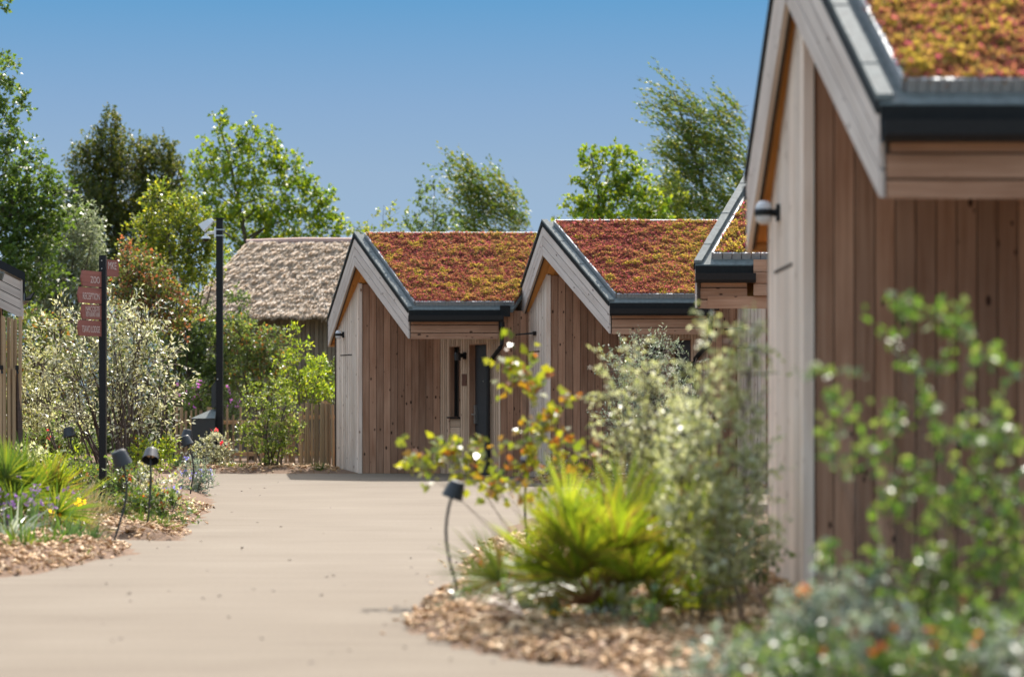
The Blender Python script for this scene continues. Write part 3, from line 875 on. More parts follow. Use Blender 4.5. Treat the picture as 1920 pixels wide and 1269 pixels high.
            mb.quadbox(p0, p1, p1 + Vector((0, 0, .022)), p0 + Vector((0, 0, .03)), dd * .08)
            mb.build('wall_light', M['black'], root)
    return root


cabin('leftmost cabin of the row, with a brown plaque between narrow window and dark door', -2.581, 39.6, .963, -.57, (.038, .43), (-.436, 1.6), tufts=26000, tsize=.027, seed=3,
      yellow=lambda u, v: .0 + .10 * u + .12 * (np.abs(v - .2) < .12) * (u > .5))
cabin('middle timber cabin whose red sedum roof turns yellow towards its lower right corner', .464, 36.9, .951, -.45, (.071, .43), (-.33, 1.6), tufts=26000, tsize=.027, seed=8, light='bracket',
      yellow=lambda u, v: -.03 + .30 * np.clip(u * 2.4 - .75 + .3 * np.sin(v * 5), 0, 1) * (u < .75))
cabin('half hidden cabin, only a gable strip with bracket light showing under the grey roof edge', 3.50, 34.2, .951, -.45, (.071, .43), (-.33, 1.6), tufts=500, tsize=.06, seed=9, light='bracket')
cabin('timber cabin cut off by the near cabin, its roof edge of grey felt leaning right', 2.77, 27.3, -.84, .8, (.30, .43), (1.1, 1.6), tufts=12000, tsize=.03, seed=14, light=None, gutter=.66, eaveL=3.2, hatch=False, front=False,
      yellow=lambda u, v: .22)
cabin('large near cabin at the right edge, out of focus, its gable wall pale and narrow', 1.529, 13.54, .255, -.041, (.082, -.14), (.074, 1.66), tufts=22000, tsize=.03, seed=21, gutter=1.52,
      yellow=lambda u, v: .10 + .10 * np.sin(u * 9), front=True)

# short boarded end of the next eave, beside the gutter of the cut-off cabin
for o in list(COL.objects):
    if o.name.startswith('garden_cabin') and o.get('label', '').startswith('timber cabin cut off'):
        mb = MB()
        x0, x1, y0 = PX(1412, 25.5), 4.4, 25.44
        for i in range(3):
            z0 = 2.285 + i * .128; mb.quadbox((x0, y0, z0), (x1, y0, z0), (x1, y0, z0 + .122), (x0, y0, z0 + .122), (0, .03, 0))
        mb.quadbox((x0 - .9 + .42, y0 + .05, 2.15), (x1, y0 + .05, 2.15), (x1, y0 + .05, 2.28), (x0 - .48, y0 + .05, 2.28), (0, .03, 0))
        mb.build('boarded_end', M['larch'], o)

# ------------------------------------------------------------------ cabin at the left edge, seen by its gable corner
def left_cabin():
    Y = 28.8
    xr = PX(41, Y)
    root = thing('garden_cabin', 'cabin at the left edge, only its dark eave corner showing above the pole fence', 'cabin', (xr - 1.8, Y, 0), 'timber cabins with sedum roofs')
    zi, zo = 1.163 + (HY - 597) / FPX * Y, 1.163 + (HY - 527) / FPX * Y
    sl = .5
    mb = MB()
    for i in range(4):
        f0, f1 = i / 4 + .01, (i + 1) / 4 - .012
        for sgn in (1, -1):
            xe, xc = (xr - .012 if sgn > 0 else xr - 3.6), xr - 1.8
            h = zo - zi
            mb.quadbox((xe, Y, zi + h * f0), (xc, Y, zi + h * f0 + 1.8 * sl), (xc, Y, zi + h * f1 + 1.8 * sl), (xe, Y, zi + h * f1), (0, .03, 0), 0)
    mb.box(xr - .012, xr + .012, Y - .012, Y + .04, zi - .01, zo + .01, 0)
    mb.quadbox((xr - .02, Y + .022, zi + .01), (xr - 1.8, Y + .022, zi + .01 + 1.8 * sl), (xr - 1.8, Y + .022, zo + 1.8 * sl), (xr - .02, Y + .022, zo), (0, .03, 0), 1)
    mb.build('bargeboard', [M['barge'], M['gap']], root)
    mb = MB()
    for sgn in (1, -1):
        xe = xr + .045 if sgn > 0 else xr - 3.645
        mb.quadbox((xe, Y - .03, zo + .0), (xr - 1.8, Y - .03, zo + 1.84 * sl), (xr - 1.8, Y - .03, zo + 1.84 * sl + .1), (xe, Y - .03, zo + .1), (-.95, 3.6, 0))
    rf = mb.build('roof', M['black'], root)
    mb = MB()
    mb.quadbox((xr + .03, Y - .034, zo - .14), (xr + .045, Y - .034, zo - .14), (xr + .045, Y - .034, zo), (xr + .03, Y - .034, zo), (-.95, 3.6, 0)); mb.build('eave_edge', M['black'], rf)
    mb = MB()
    prof = [(.0, 0), (.07, 0), (.085, .03), (.12, .085), (.13, .1), (.105, .1), (.07, .03), (.012, .02), (.012, .1), (0, .1)]
    k = len(prof)
    vs = [(xr + .046 + x, Y - .05, zo - .235 + z) for x, z in prof] + [(xr + .046 + x - .93, Y + 3.5, zo - .235 + z) for x, z in prof]
    fs = [(i, (i + 1) % k, k + (i + 1) % k, k + i) for i in range(k)] + [tuple(range(k)), tuple(range(2 * k - 1, k - 1, -1))]
    mb.solid(vs, fs, [[(0, 0)] * len(f) for f in fs]); mb.build('gutter', M['black'], root)
    mb = MB(); vboards(mb, (xr - 3.4, Y + .3), (xr - .3, Y + .3), -.02, lambda x, y: zi + .1 + sl * max(0, 1.8 - abs(x - xr + 1.8)), (0, -1)); vboards(mb, (xr - .3, Y + .3), (xr - 1.2, Y + 3.4), -.02, lambda x, y: zi + .1, (1, 0))
    mb.build('wall', [M['larch'], M['gap']], root)
    # small porch gutter and downpipe in front of the gable
    zg = 1.163 + (HY - 528) / FPX * Y
    mb = MB()
    vs = [(PX(-60, Y), Y - .25 + y, zg + z) for y, z in ((0, 0), (-.05, .01), (-.11, .08), (-.11, .1), (0, .1))] + [(PX(13 + 5 * (z > .05), Y), Y - .25 + y, zg + z) for y, z in ((0, 0), (-.05, .01), (-.11, .08), (-.11, .1), (0, .1))]
    fs = [(i, (i + 1) % 5, 5 + (i + 1) % 5, 5 + i) for i in range(5)] + [(4, 3, 2, 1, 0), (5, 6, 7, 8, 9)]
    mb.solid(vs, fs, [[(0, 0)] * len(f) for f in fs]); mb.build('porch_gutter', M['felt'], root)
    mb = MB(); mb.box(PX(-4, Y), PX(8, Y), Y - .36, Y - .3, .0, zg); mb.build('downpipe', M['black'], root)


left_cabin()


# ------------------------------------------------------------------ thatched building behind
def thatched():
    Y = 49.0
    x0, x1 = PX(405, Y), PX(760, Y)
    ze, zr = 1.163 + (HY - 600) / FPX * Y, 1.163 + (HY - 459) / FPX * (Y + 2.0)
    root = thing('thatched_house', 'shaggy grey thatched house with a pinkish ridge and dark board wall, behind the leftmost cabin', 'house', (PX(560, Y), Y + 1, 0))
    a, b = Vector((x0 - .6, Y - .35, ze)), Vector((x1, Y - .35, ze)); c, d = Vector((x1, Y + 2.0, zr)), Vector((x0 + .55, Y + 2.0, zr))
    hipb = Vector((x0 - .9, Y + 4.3, ze))
    mb = MB()
    mb.poly([a, b, c, d]); mb.poly([hipb, a, d]); mb.poly([b, Vector((x1, Y + 4.3, ze)), c]); mb.poly([hipb, d, c, Vector((x1, Y + 4.3, ze))])
    mb.poly([a, hipb, Vector((x1, Y + 4.3, ze)), b])
    roof = mb.build('roof', M['oldwood'], root)
    V = []
    for (p, q, r, s, n) in ((a, b, c, d, 34000), (hipb, a, d, d, 7000)):
        p, q, r, s = (np.array(t) for t in (p, q, r, s))
        rows = np.floor(rng.uniform(0, 16, n)) / 16
        v = np.clip(rows + rng.normal(0, .012, n), -.01, 1); u = rng.uniform(0, 1, n)
        C = ((1 - u) * (1 - v))[:, None] * p + (u * (1 - v))[:, None] * q + (u * v)[:, None] * r + ((1 - u) * v)[:, None] * s
        dn = unit(((1 - u)[:, None] * (p - s) + u[:, None] * (q - r)))
        nn = unit(np.cross(q - p, s - p)); nn = nn if nn[2] > 0 else -nn
        ln = rng.uniform(.11, .24, n)
        lump = value_noise(u * 40, v * 16, 2) * .06
        C = C - dn * ln[:, None] * .55 + nn * (.05 + lump)[:, None]
        D = dn + nn * rng.normal(.05, .12, n)[:, None] + rng.normal(0, .11, (n, 3))
        V.append(leaf_verts(C, D, nn + rng.normal(0, .3, (n, 3)), ln, rng.uniform(.03, .065, n), .2))
    fast_mesh('straw', np.concatenate(V), 4, M['thatch'], roof)
    mb = MB()
    mb.tube([d + Vector((-.15, 0, .03)), d.lerp(c, .3) + Vector((0, 0, .07)), c + Vector((0, 0, .06))], .085, 8); mb.build('ridge', M['thatchridge'], roof)
    mb = MB()
    k = 46
    for i in range(k):
        xa = x0 - .2 + (x1 - x0 + .2) * i / k; xb = x0 - .2 + (x1 - x0 + .2) * (i + 1) / k - .012
        yo = .03 * (i % 2)
        mb.quadbox((xa, Y + .1 - yo, 0), (xa, Y + .1 - yo, ze + .1), (xb, Y + .1 - yo, ze + .1), (xb, Y + .1 - yo, 0), (0, .04, 0))
    mb.box(x0 - .2, x1, Y + .15, Y + 4, 0, ze + .05)
    mb.build('wall', M['oldwood'], root)


thatched()


# ------------------------------------------------------------------ fences
def paling(name, label, px0, px1, Y, ztop, step, wid, gapy=0.0, jit=0.04, mat='pole', rails=True, group=None, cat='fence', zlow=None):
    x0, x1 = PX(px0, Y), PX(px1, Y)
    root = thing(name, label, cat, ((x0 + x1) / 2, Y, 0), group)
    mb = MB()
    x = x0
    while x < x1:
        wd = wid * R.uniform(.75, 1.25); h = ztop + R.uniform(-jit, jit); ln = R.uniform(-.02, .02)
        y = Y + R.uniform(-.012, .012)
        pts = [(x, y, 0.0), (x + ln * .5, y, h * .5), (x + ln, y, h)]
        mb.tube(pts, [wd * .5, wd * .48, wd * .42], 6)
        x += step * R.uniform(.8, 1.2)
    mb.build('paling', M[mat], root)
    if rails:
        for z in (.25 * ztop, .8 * ztop):
            mb = MB(); mb.box(x0, x1, Y + .06, Y + .1, z - .035, z + .035); mb.build('rail', M[mat], root)
        mb = MB(); mb.tube([(x1 - .2, Y + .12, 0), (x1 - .2, Y + .12, ztop + .05)], .05, 8); mb.build('post', M[mat], root)
    return root


Yf = 41.3
paling('paling_fence', 'dense brown chestnut paling fence against the corner of the leftmost cabin', 566, 629, Yf, 1.163 + (HY - 757) / FPX * Yf, .052, .056, jit=.03, group='chestnut paling fences')
paling('paling_fence', 'open chestnut paling fence with gaps to the right of the dark camera pole', 415, 566, 42.6, 1.163 + (HY - 770) / FPX * 42.6, .115, .05, jit=.08, group='chestnut paling fences')
paling('paling_fence', 'chestnut paling fence behind the dark sloped cabinet, left of the camera pole', 330, 412, 43.6, 1.163 + (HY - 768) / FPX * 43.6, .09, .06, jit=.06, group='chestnut paling fences')
Yp = 27.2
pal = paling('pole_fence', 'tall fence of thin weathered poles of uneven height at the left edge', -60, 37, Yp, 1.163 + (HY - 596) / FPX * Yp, .040, .043, jit=.03, rails=False)
mb = MB()
x = PX(-60, Yp)
while x < PX(30, Yp):
    h = 1.163 + (HY - R.choice((625, 640, 660, 690))) / FPX * Yp
    mb.tube([(x, Yp - .05, 0), (x + R.uniform(-.01, .01), Yp - .05, h)], [.022, .019], 6); x += R.uniform(.04, .07)
mb.build('front_poles', M['pole'], pal)
mb = MB(); mb.tube([P(40, 880, Yp) * 1, P(37, 800, Yp), P(35, 735, Yp), P(33, 695, Yp)], [.04, .036, .026, .01], 7); mb.build('bark_slab', M['twig'], pal)
mb = MB()
for (px_, py_) in ((4, 690), (33, 690)):
    c = P(px_, py_, Yp - .09)
    mb.tube([c, c + Vector((0, -.03, .0)), c + Vector((.01, -.04, -.06))], .014, 6)
    mb.tube([c + Vector((0, -.03, .03)), c + Vector((0, -.03, -.02))], .02, 8)
mb.build('hook', M['black'], pal)


# ------------------------------------------------------------------ signpost
def to_mesh(o):
    """text outlines become an ordinary mesh"""
    bpy.context.view_layer.update()
    me = bpy.data.meshes.new_from_object(o.evaluated_get(bpy.context.evaluated_depsgraph_get()))
    n = bpy.data.objects.new('lettering', me); COL.objects.link(n)
    n.parent = o.parent; n.matrix_local = o.matrix_local.copy()
    if not me.materials: me.materials.append(M['letter'])
    nm = o.name; bpy.data.objects.remove(o); n.name = 'lettering'
    return n


def signpost():
    Y = 25.3
    x = PX(193, Y)
    root = thing('signpost', 'slim black signpost with red brown wooden fingerboards in front of a silver bush', 'signpost', (x, Y, 0))
    zt = 1.163 + (HY - 481) / FPX * Y
    mb = MB()
    prof = [(-.036, -.036), (.036, -.036), (.036, .036), (-.036, .036)]
    mb.box(x - .036, x + .036, Y - .036, Y + .036, 0, zt)
    mb.box(x - .022, x - .016, Y - .039, Y - .036, 0.0, zt - .02)
    mb.box(x + .012, x + .016, Y - .038, Y - .036, 0.0, zt - .02)
    mb.build('post', M['black'], root)
    mb = MB(); mb.box(x - .034, x + .034, Y - .034, Y + .034, zt, zt + .012); mb.build('cap', M['black'], root)
    mb = MB()
    for py in (489, 504): mb.lathe((x - .006, Y - .0365, 1.163 + (HY - py) / FPX * Y), (0, -1, 0), [(.006, 0), (.006, .003), (0, .004)], 8)
    mb.build('screw', M['steel'], root)
    bd = Vector((.165, .39, 0)).normalized()
    nb = Vector((bd.y, -bd.x, 0))
    rows = ((510, 540, .385, ["ZOO"]), (541, 571, .445, ["RECEPTION"]), (572.5, 601, .385, ["NACOSTE", "RESTAURANT & BAR"]), (602, 632, .445, ["TSAVO LODGE"]))
    for (p0, p1, ln, txt) in rows:
        zb, z1 = 1.163 + (HY - p1 + .8) / FPX * Y, 1.163 + (HY - p0) / FPX * Y
        e = Vector((x - .006, Y - .03, 0)) - nb * .0
        s = e - bd * ln
        h = z1 - zb
        def Q(u, v, o=0): p = s + bd * u + nb * o; return Vector((p.x, p.y, zb + h * v))
        mb = MB()
        pts = [(.028, 0), (ln, 0), (ln, 1), (.028, 1), (0, .5)]
        vs = [Q(u, v, 0) for u, v in pts] + [Q(u, v, -.018) for u, v in pts]
        fs = [(0, 1, 2, 3, 4), (9, 8, 7, 6, 5), (0, 5, 6, 1), (1, 6, 7, 2), (2, 7, 8, 3), (3, 8, 9, 4), (4, 9, 5, 0)]
        ou = R.random() * 20
        uvp = [(u + ou, v * h) for u, v in pts] * 2
        mb.solid(vs, fs, [[uvp[i] for i in f] for f in fs])
        b = mb.build('fingerboard', M['signwood'], root)
        n = len(txt)
        for i, t in enumerate(txt):
            cu = bpy.data.curves.new('lettering', 'FONT'); cu.body = t; cu.align_x = 'RIGHT'; cu.align_y = 'CENTER'
            cu.size = .078 if n == 1 else .06; cu.extrude = .001; cu.space_character = 1.0
            cu.materials.append(M['letter'])
            o = bpy.data.objects.new('lettering', cu); COL.objects.link(o); o.parent = b
            vv = (.42,) if n == 1 else (.70, .33)
            pos = Q(ln - .04, vv[i], .002) - origin_of(b)
            mw = Matrix((( bd.x, 0, nb.x, pos.x), (bd.y, 0, nb.y, pos.y), (0, 1, 0, pos.z), (0, 0, 0, 1)))
            wmax = ln - .10
            est = len(t) * cu.size * .62
            o.matrix_local = mw @ Matrix.Diagonal((min(1, wmax / est), 1.25, 1, 1))
            o = to_mesh(o)
    # board pointing the other way
    zb, z1 = 1.163 + (HY - 517) / FPX * Y, 1.163 + (HY - 486) / FPX * Y
    b2 = Vector((.13, -.40, 0)).normalized(); n2 = Vector((b2.y, -b2.x, 0))
    s = Vector((x + .037, Y + .02, 0)); ln = .36
    s2 = s + Vector((.0, .34, 0))
    mb = MB()
    def Q2(u, v, o=0): p = s2 + b2 * u + n2 * o; return Vector((p.x, p.y, zb + (z1 - zb) * v))
    d2 = Vector((.155, .36, 0)).normalized(); n3 = Vector((d2.y, -d2.x, 0)); s3 = Vector((x + .03, Y + .03, 0))
    def Q3(u, v, o=0): p = s3 + d2 * u + n3 * o; return Vector((p.x, p.y, zb + (z1 - zb) * v))
    pts = [(0, 0), (.23, 0), (.245, .5), (.23, 1), (0, 1)]
    vs = [Q3(u, v, 0) for u, v in pts] + [Q3(u, v, -.018) for u, v in pts]
    fs = [(0, 1, 2, 3, 4), (9, 8, 7, 6, 5), (0, 5, 6, 1), (1, 6, 7, 2), (2, 7, 8, 3), (3, 8, 9, 4), (4, 9, 5, 0)]
    uvp = [(u, v * .17) for u, v in pts] * 2
    mb.solid(vs, fs, [[uvp[i] for i in f] for f in fs]); b = mb.build('fingerboard', M['signwood'], root)
    cu = bpy.data.curves.new('lettering', 'FONT'); cu.body = "MKE"; cu.size = .085; cu.extrude = .001; cu.align_y = 'CENTER'; cu.materials.append(M['letter'])
    o = bpy.data.objects.new('lettering', cu); COL.objects.link(o); o.parent = b
    pos = Q3(.03, .62, .002) - origin_of(b)
    o.matrix_local = Matrix(((d2.x, 0, n3.x, pos.x), (d2.y, 0, n3.y, pos.y), (0, 1, 0, pos.z), (0, 0, 0, 1))) @ Matrix.Diagonal((1, 1.3, 1, 1))
    to_mesh(o)


signpost()


# ------------------------------------------------------------------ camera pole, cabinet, cameras
def camera_pole():
    Y = 42.0
    x = PX(412, Y); s = .057
    zt = 1.163 + (HY - 411) / FPX * Y
    root = thing('camera_pole', 'square black camera pole with a sloped cabinet at its foot, left of the thatch', 'pole', (x, Y, 0))
    mb = MB(); mb.box(x - s, x + s, Y - s, Y + s, 0, zt); mb.build('pole', M['black'], root)
    mb = MB(); mb.box(x - s - .035, x + s + .035, Y - s - .02, Y + s + .02, zt, zt + .018); mb.build('cap', M['black'], root)
    z = lambda py: 1.163 + (HY - py) / FPX * Y
    xa, xb = PX(397, Y), x - s - .002
    mb = MB()
    pr = [(xa, z(764)), (xb, z(764)), (xb, z(713)), (xa + .03, z(720)), (xa, z(723))]
    vs = [(u, Y - .05, v) for u, v in pr] + [(u, Y + .09, v) for u, v in pr]
    fs = [(0, 1, 2, 3, 4), (9, 8, 7, 6, 5), (0, 5, 6, 1), (1, 6, 7, 2), (2, 7, 8, 3), (3, 8, 9, 4), (4, 9, 5, 0)]
    mb.solid(vs, fs, [[(0, 0)] * len(f) for f in fs]); mb.build('riser_duct', M['cabinet'], root)
    xl = PX(361, Y)
    mb = MB(); mb.box(xl + .01, x - s - .003, Y - .22, Y + .22, 0, z(784)); mb.build('cabinet', M['cabinet'], root)
    mb = MB()
    zt1, zt0 = z(767), z(784)
    vs = [(xl, Y - .24, zt0), (xb, Y - .24, zt0), (xb, Y + .24, zt0), (xl, Y + .24, zt0), (xa - .0, Y + .02, zt1), (xb, Y + .02, zt1), (xb, Y + .24, zt1), (xa, Y + .24, zt1)]
    fs = [(3, 2, 1, 0), (0, 1, 5, 4), (4, 5, 6, 7), (1, 2, 6, 5), (2, 3, 7, 6), (3, 0, 4, 7)]
    mb.solid(vs, fs, [[(0, 0)] * len(f) for f in fs]); mb.build('cabinet_lid', M['felt'], root)
    mb = MB(); mb.lathe((x - .03, Y - s - .001, z(711)), (0, -1, 0), [(.012, 0), (.012, .008), (0, .01)], 8); mb.build('bolt', M['steel'], root)
    # floodlight shaped camera
    c = thing('security_light', 'white tilted floodlight at the very top of the black pole', 'light', P(404, 420, Y))
    mb = MB(); a, b = P(391, 421, Y - .03), P(401, 411, Y - .03)
    # hood: tapered box along the direction from back (upper right) to front (lower left)
    bk, fr = P(399, 411.5, Y), P(378, 428, Y)
    dr = (fr - bk).normalized(); sd = Vector((0, 1, 0)); upv = dr.cross(sd).normalized()
    def ring(p, h, w_): return [p + upv * h + sd * w_, p - upv * h + sd * w_, p - upv * h - sd * w_, p + upv * h - sd * w_]
    r0, r1, r2 = ring(bk, .028, .05), ring(bk + dr * .07, .05, .08), ring(fr, .075, .10)
    vs = r0 + r1 + r2
    fs = [(3, 2, 1, 0), (8, 9, 10, 11)] + [(i, (i + 1) % 4, 4 + (i + 1) % 4, 4 + i) for i in range(4)] + [(4 + i, 4 + (i + 1) % 4, 8 + (i + 1) % 4, 8 + i) for i in range(4)]
    mb = MB(); mb.solid(vs, fs, [[(0, 0)] * len(f) for f in fs]); mb.build('housing', M['white'], c)
    mb = MB(); mb.tube([bk + Vector((.01, 0, -.02)), P(402, 416, Y), P(407, 416.2, Y)], .012, 6); mb.build('bracket', M['white'], c)
    # dome camera on a swan neck
    c = thing('dome_camera', 'white dome camera hanging from a bent arm on the black pole, under the floodlight', 'camera', P(404, 438, Y))
    mb = MB(); mb.box(PX(402.4, Y), x - s - .002, Y - .06, Y + .06, z(446), z(426)); mb.build('mount_box', M['white'], c)
    mb = MB(); mb.tube([P(403, 436.5, Y), P(389, 436.5, Y), P(386.5, 438, Y), P(386, 444, Y)], .028, 10); mb.build('arm', M['white'], c)
    mb = MB(); mb.lathe(P(386, 443, Y), (0, 0, -1), [(0, 0), (.05, .0), (.075, .02), (.082, .045), (0, .045)], 18); mb.build('housing', M['white'], c)
    mb = MB(); mb.lathe(P(386, 448, Y), (0, 0, -1), [(.066, 0), (.058, .02), (.03, .043), (0, .05)], 18); mb.build('dome', M['glass'], c, smooth=True)
    mb = MB()
    for py in (431, 442):
        zz = z(py)
        mb.box(x - s - .002, x + s + .03, Y - s - .008, Y - s - .002, zz - .01, zz + .01)
        mb.box(x - s - .002, x + s + .03, Y + s + .002, Y + s + .008, zz - .01, zz + .01)
    mb.build('strap', M['steel'], c)


camera_pole()


# ------------------------------------------------------------------ path lamps
def path_lamp(label, base, head, tilt, bend, r=.075, h=.11):
    """base: ground point, head: point at the middle of the shade, tilt: axis pointing out of the closed top"""
    base, head = Vector(base), Vector(head)
    root = thing('path_lamp', label, 'lamp', base, 'bent stem path lamps')
    ax = Vector(tilt).normalized()
    top = head + ax * h * .5
    neck = head - ax * h * .38
    pts = []
    b2 = Vector(bend)
    for i in range(11):
        t = i / 10
        p = base.lerp(neck, t) + b2 * (math.sin(math.pi * min(1, t * .95)) * .5 + math.sin(math.pi * t) * t)
        pts.append(p)
    pts.append(head)
    mb = MB(); mb.tube(pts, [.0085] * 11 + [.008], 8); mb.build('stem', M['lamp'], root, smooth=True)
    prof = [(0, 0), (r * .58, .001), (r * .66, .004), (r * .74, .014), (r * .79, .03), (r, h), (r * .965, h), (r * .75, .034), (r * .66, .018), (0, .012)]
    mb = MB(); mb.lathe(top, -ax, prof, 28); sh = mb.build('lamp_shade', M['lamp'], root)
    mb = MB(); mb.lathe(top - ax * .045, -ax, [(0, 0), (r * .5, 0), (r * .5, .014), (r * .25, .02), (0, .02)], 16); mb.build('lens', M['glow'], sh)
    return root


def lampY(px, py): return FPX * CAMZ / (py - HY)


y = lampY(211, 1026)
path_lamp('graphite path lamp on the tip of the front bark bed, nearest the signpost', G(211, 1026), P(226, 858, y), (-.35, -.10, .93), (.055, 0, 0), r=.078, h=.128)
y = lampY(275, 1003)
path_lamp('graphite path lamp facing the camera so its pale lens shows, just right of the signpost', G(275, 1003), P(283, 853, y), (0, .62, .78), (.012, 0, 0), r=.076, h=.115)
y = lampY(354, 935)
path_lamp('graphite path lamp beside the grey leaved bush, the front one of an overlapping pair', G(356, 935), P(348, 826, y), (-.38, .05, .92), (.06, 0, 0), r=.082, h=.12)
y = lampY(340, 905)
path_lamp('graphite path lamp partly hidden behind another lamp of an overlapping pair', G(342, 905), P(351, 813, y), (.1, .2, .97), (.04, 0, 0), r=.085, h=.12)
y = lampY(866, 1143)
path_lamp('blurred graphite path lamp leaning over the path from the right hand planting bed', G(868, 1143), P(853, 917, y), (.33, -.05, .94), (-.055, 0, 0), r=.062, h=.10)
y = 16.5
path_lamp('blurred path lamp among red and lime leaves, in front of the middle cabin', (PX(995, y), y, 0), P(989, 866, y), (-.25, -.55, .8), (-.03, 0, 0), r=.06, h=.09)
y = 27.5
path_lamp('dark path lamp half hidden inside the silver bush, left of the signpost', (PX(131, y), y, 0), P(129, 810, y), (-.2, .1, .97), (.03, 0, 0), r=.075)


# ------------------------------------------------------------------ vegetation
def rand_dirs(n):
    return unit(rng.normal(0, 1, (n, 3)))


def plant(name, label, cat, base, Y, clumps, L, W, mat, bark='bark', cover=2.6, wind=(0, 0, .25), stems=1, trunk_r=.06, depth=.8, group=None,
          crown='crown', trunk='trunk', per=9, tl=None, shell=.55, spread=.75, lsp=.7, twigs=.35, extra=None, tw_r=.004, fold=.22, rnd=.45, foot=None, nn=.7):
    """clumps: (px, py, rx, ry[, dY[, cover factor]]) in photo pixels at distance Y, each a real ellipsoid of twigs and leaves"""
    base = Vector((base[0], base[1], 0.0))
    root = thing(name, label, cat, base, group)
    wind = np.array(wind, dtype=float)
    mb = MB()
    Cs, Ds = [], []
    cl = []
    for c in clumps:
        px, py, rx, ry = c[:4]
        dY = c[4] if len(c) > 4 else None
        cf = c[5] if len(c) > 5 else 1.0
        k = Y / FPX
        rad = np.array((rx * k, (rx + ry) * .5 * k * depth, ry * k))
        if dY is None: dY = R.uniform(-.6, .6) * rad[1]
        cl.append((P(px, py, Y + dY), rad, cf))
    top = max((c[0].z + c[1][2] * .3, i) for i, c in enumerate(cl))[1]
    tp = cl[top][0]
    if stems == 1:
        tpts = []
        for i in range(9):
            t = i / 8
            p = base.lerp(tp, t); q = Vector((base.x + (tp.x - base.x) * t ** 1.7, base.y + (tp.y - base.y) * t ** 1.7, p.z))
            q += Vector((R.uniform(-1, 1), R.uniform(-1, 1), 0)) * .03 * tp.z * math.sin(t * math.pi) * .4
            tpts.append(q)
        mb.tube(tpts, [trunk_r * (1 - .88 * i / 8) for i in range(9)], 7)
    for ci, (c, rad, cf) in enumerate(cl):
        if stems == 1:
            hd = math.hypot(c.x - base.x, c.y - base.y)
            zt = max(.15 * c.z, min(c.z - .5 * hd - rad[2] * .3, tp.z * .95))
            ti = min(7.99, max(0, zt / max(tp.z, .01) * 8)); i0 = int(ti)
            st = tpts[i0].lerp(tpts[i0 + 1], ti - i0); r0 = trunk_r * (1 - .88 * ti / 8) * .55
        else:
            st = base + Vector((R.uniform(-1, 1), R.uniform(-1, 1), 0)) * (foot or trunk_r * 6); r0 = trunk_r * .7
            st.z = 0
        mid = st.lerp(c, .55) + Vector((R.uniform(-.12, .12), R.uniform(-.12, .12), .12)) * (c - st).length * .6
        if ci != top or stems > 1:
            ks = 1 if stems == 1 else max(1, stems // len(cl) + (1 if ci < stems % len(cl) else 0))
            for s in range(ks):
                e = c + Vector(rng.normal(0, .35, 3) * rad)
                s0 = st if s == 0 else st + Vector((R.uniform(-1, 1), R.uniform(-1, 1), 0)) * trunk_r * 4
                m2 = s0.lerp(e, .5) + Vector((R.uniform(-.1, .1), R.uniform(-.1, .1), .1)) * (e - s0).length * .5
                mb.tube([s0, s0.lerp(m2, .5) + Vector((0, 0, .03 * (e - s0).length)), m2, m2.lerp(e, .55), e], [r0, r0 * .8, r0 * .6, r0 * .4, max(.003, r0 * .2)], 5)
        n = int(cover * cf * math.pi * rad[0] * rad[2] / (L * W * .5))
        nt_ = max(3, n // per)
        u = rand_dirs(nt_); rr = (shell + (1 - shell) * rng.random(nt_)) * rng.random(nt_) ** .25
        # lobes give an uneven outline
        lob = .75 + .5 * value_noise(u[:, 0] * 2.3 + ci * 7, u[:, 2] * 2.3 + u[:, 1] * 2, ci)
        p = np.array(c) + u * (rr * lob)[:, None] * rad
        keepz = p[:, 2] > .02
        p, u = p[keepz], u[keepz]; nt_ = len(p)
        d = unit(u * .8 + wind + rng.normal(0, rnd, (nt_, 3)))
        tlen = (tl if tl else max(.12, min(.55, .45 * float(rad.mean())))) * rng.uniform(.6, 1.4, nt_)
        nb = int(nt_ * twigs)
        for i in range(nb):
            a = Vector(p[i]); e = a + Vector(d[i]) * tlen[i]
            o = a.lerp(c, R.uniform(.25, .6)) - Vector((0, 0, rad[2] * .15))
            mb.tube([o, o.lerp(a, .6) + Vector(rng.normal(0, .03, 3) * tlen[i]), a, e], [tw_r * 2, tw_r * 1.6, tw_r * 1.2, tw_r * .5], 3, cap=False)
        s = np.tile(np.linspace(.08, 1, per), nt_)
        pp = np.repeat(p, per, 0) + np.repeat(d * tlen[:, None], per, 0) * s[:, None]
        curl = np.repeat(rng.normal(0, .12, (nt_, 3)) * tlen[:, None], per, 0) * (s ** 2)[:, None]
        pp = pp + curl + rng.normal(0, L * .25, pp.shape)
        dd = np.repeat(d, per, 0) * lsp + rng.normal(0, spread, pp.shape) + wind * .5
        Cs.append(pp); Ds.append(dd)
    mb.build(trunk, M[bark], root, smooth=True)
    C = np.concatenate(Cs); D = np.concatenate(Ds)
    ok = C[:, 2] > .01
    C, D = C[ok], D[ok]
    m = len(C)
    Nn = unit(rng.normal(0, nn, (m, 3)) + np.array((.08, -.32, .66)))
    sc = rng.uniform(.6, 1.25, m)
    fast_mesh(crown, leaf_verts(C, D, Nn, L * sc, W * sc * rng.uniform(.8, 1.2, m), fold, .12), 4, M[mat], root)
    if extra: extra(root, C)
    return root


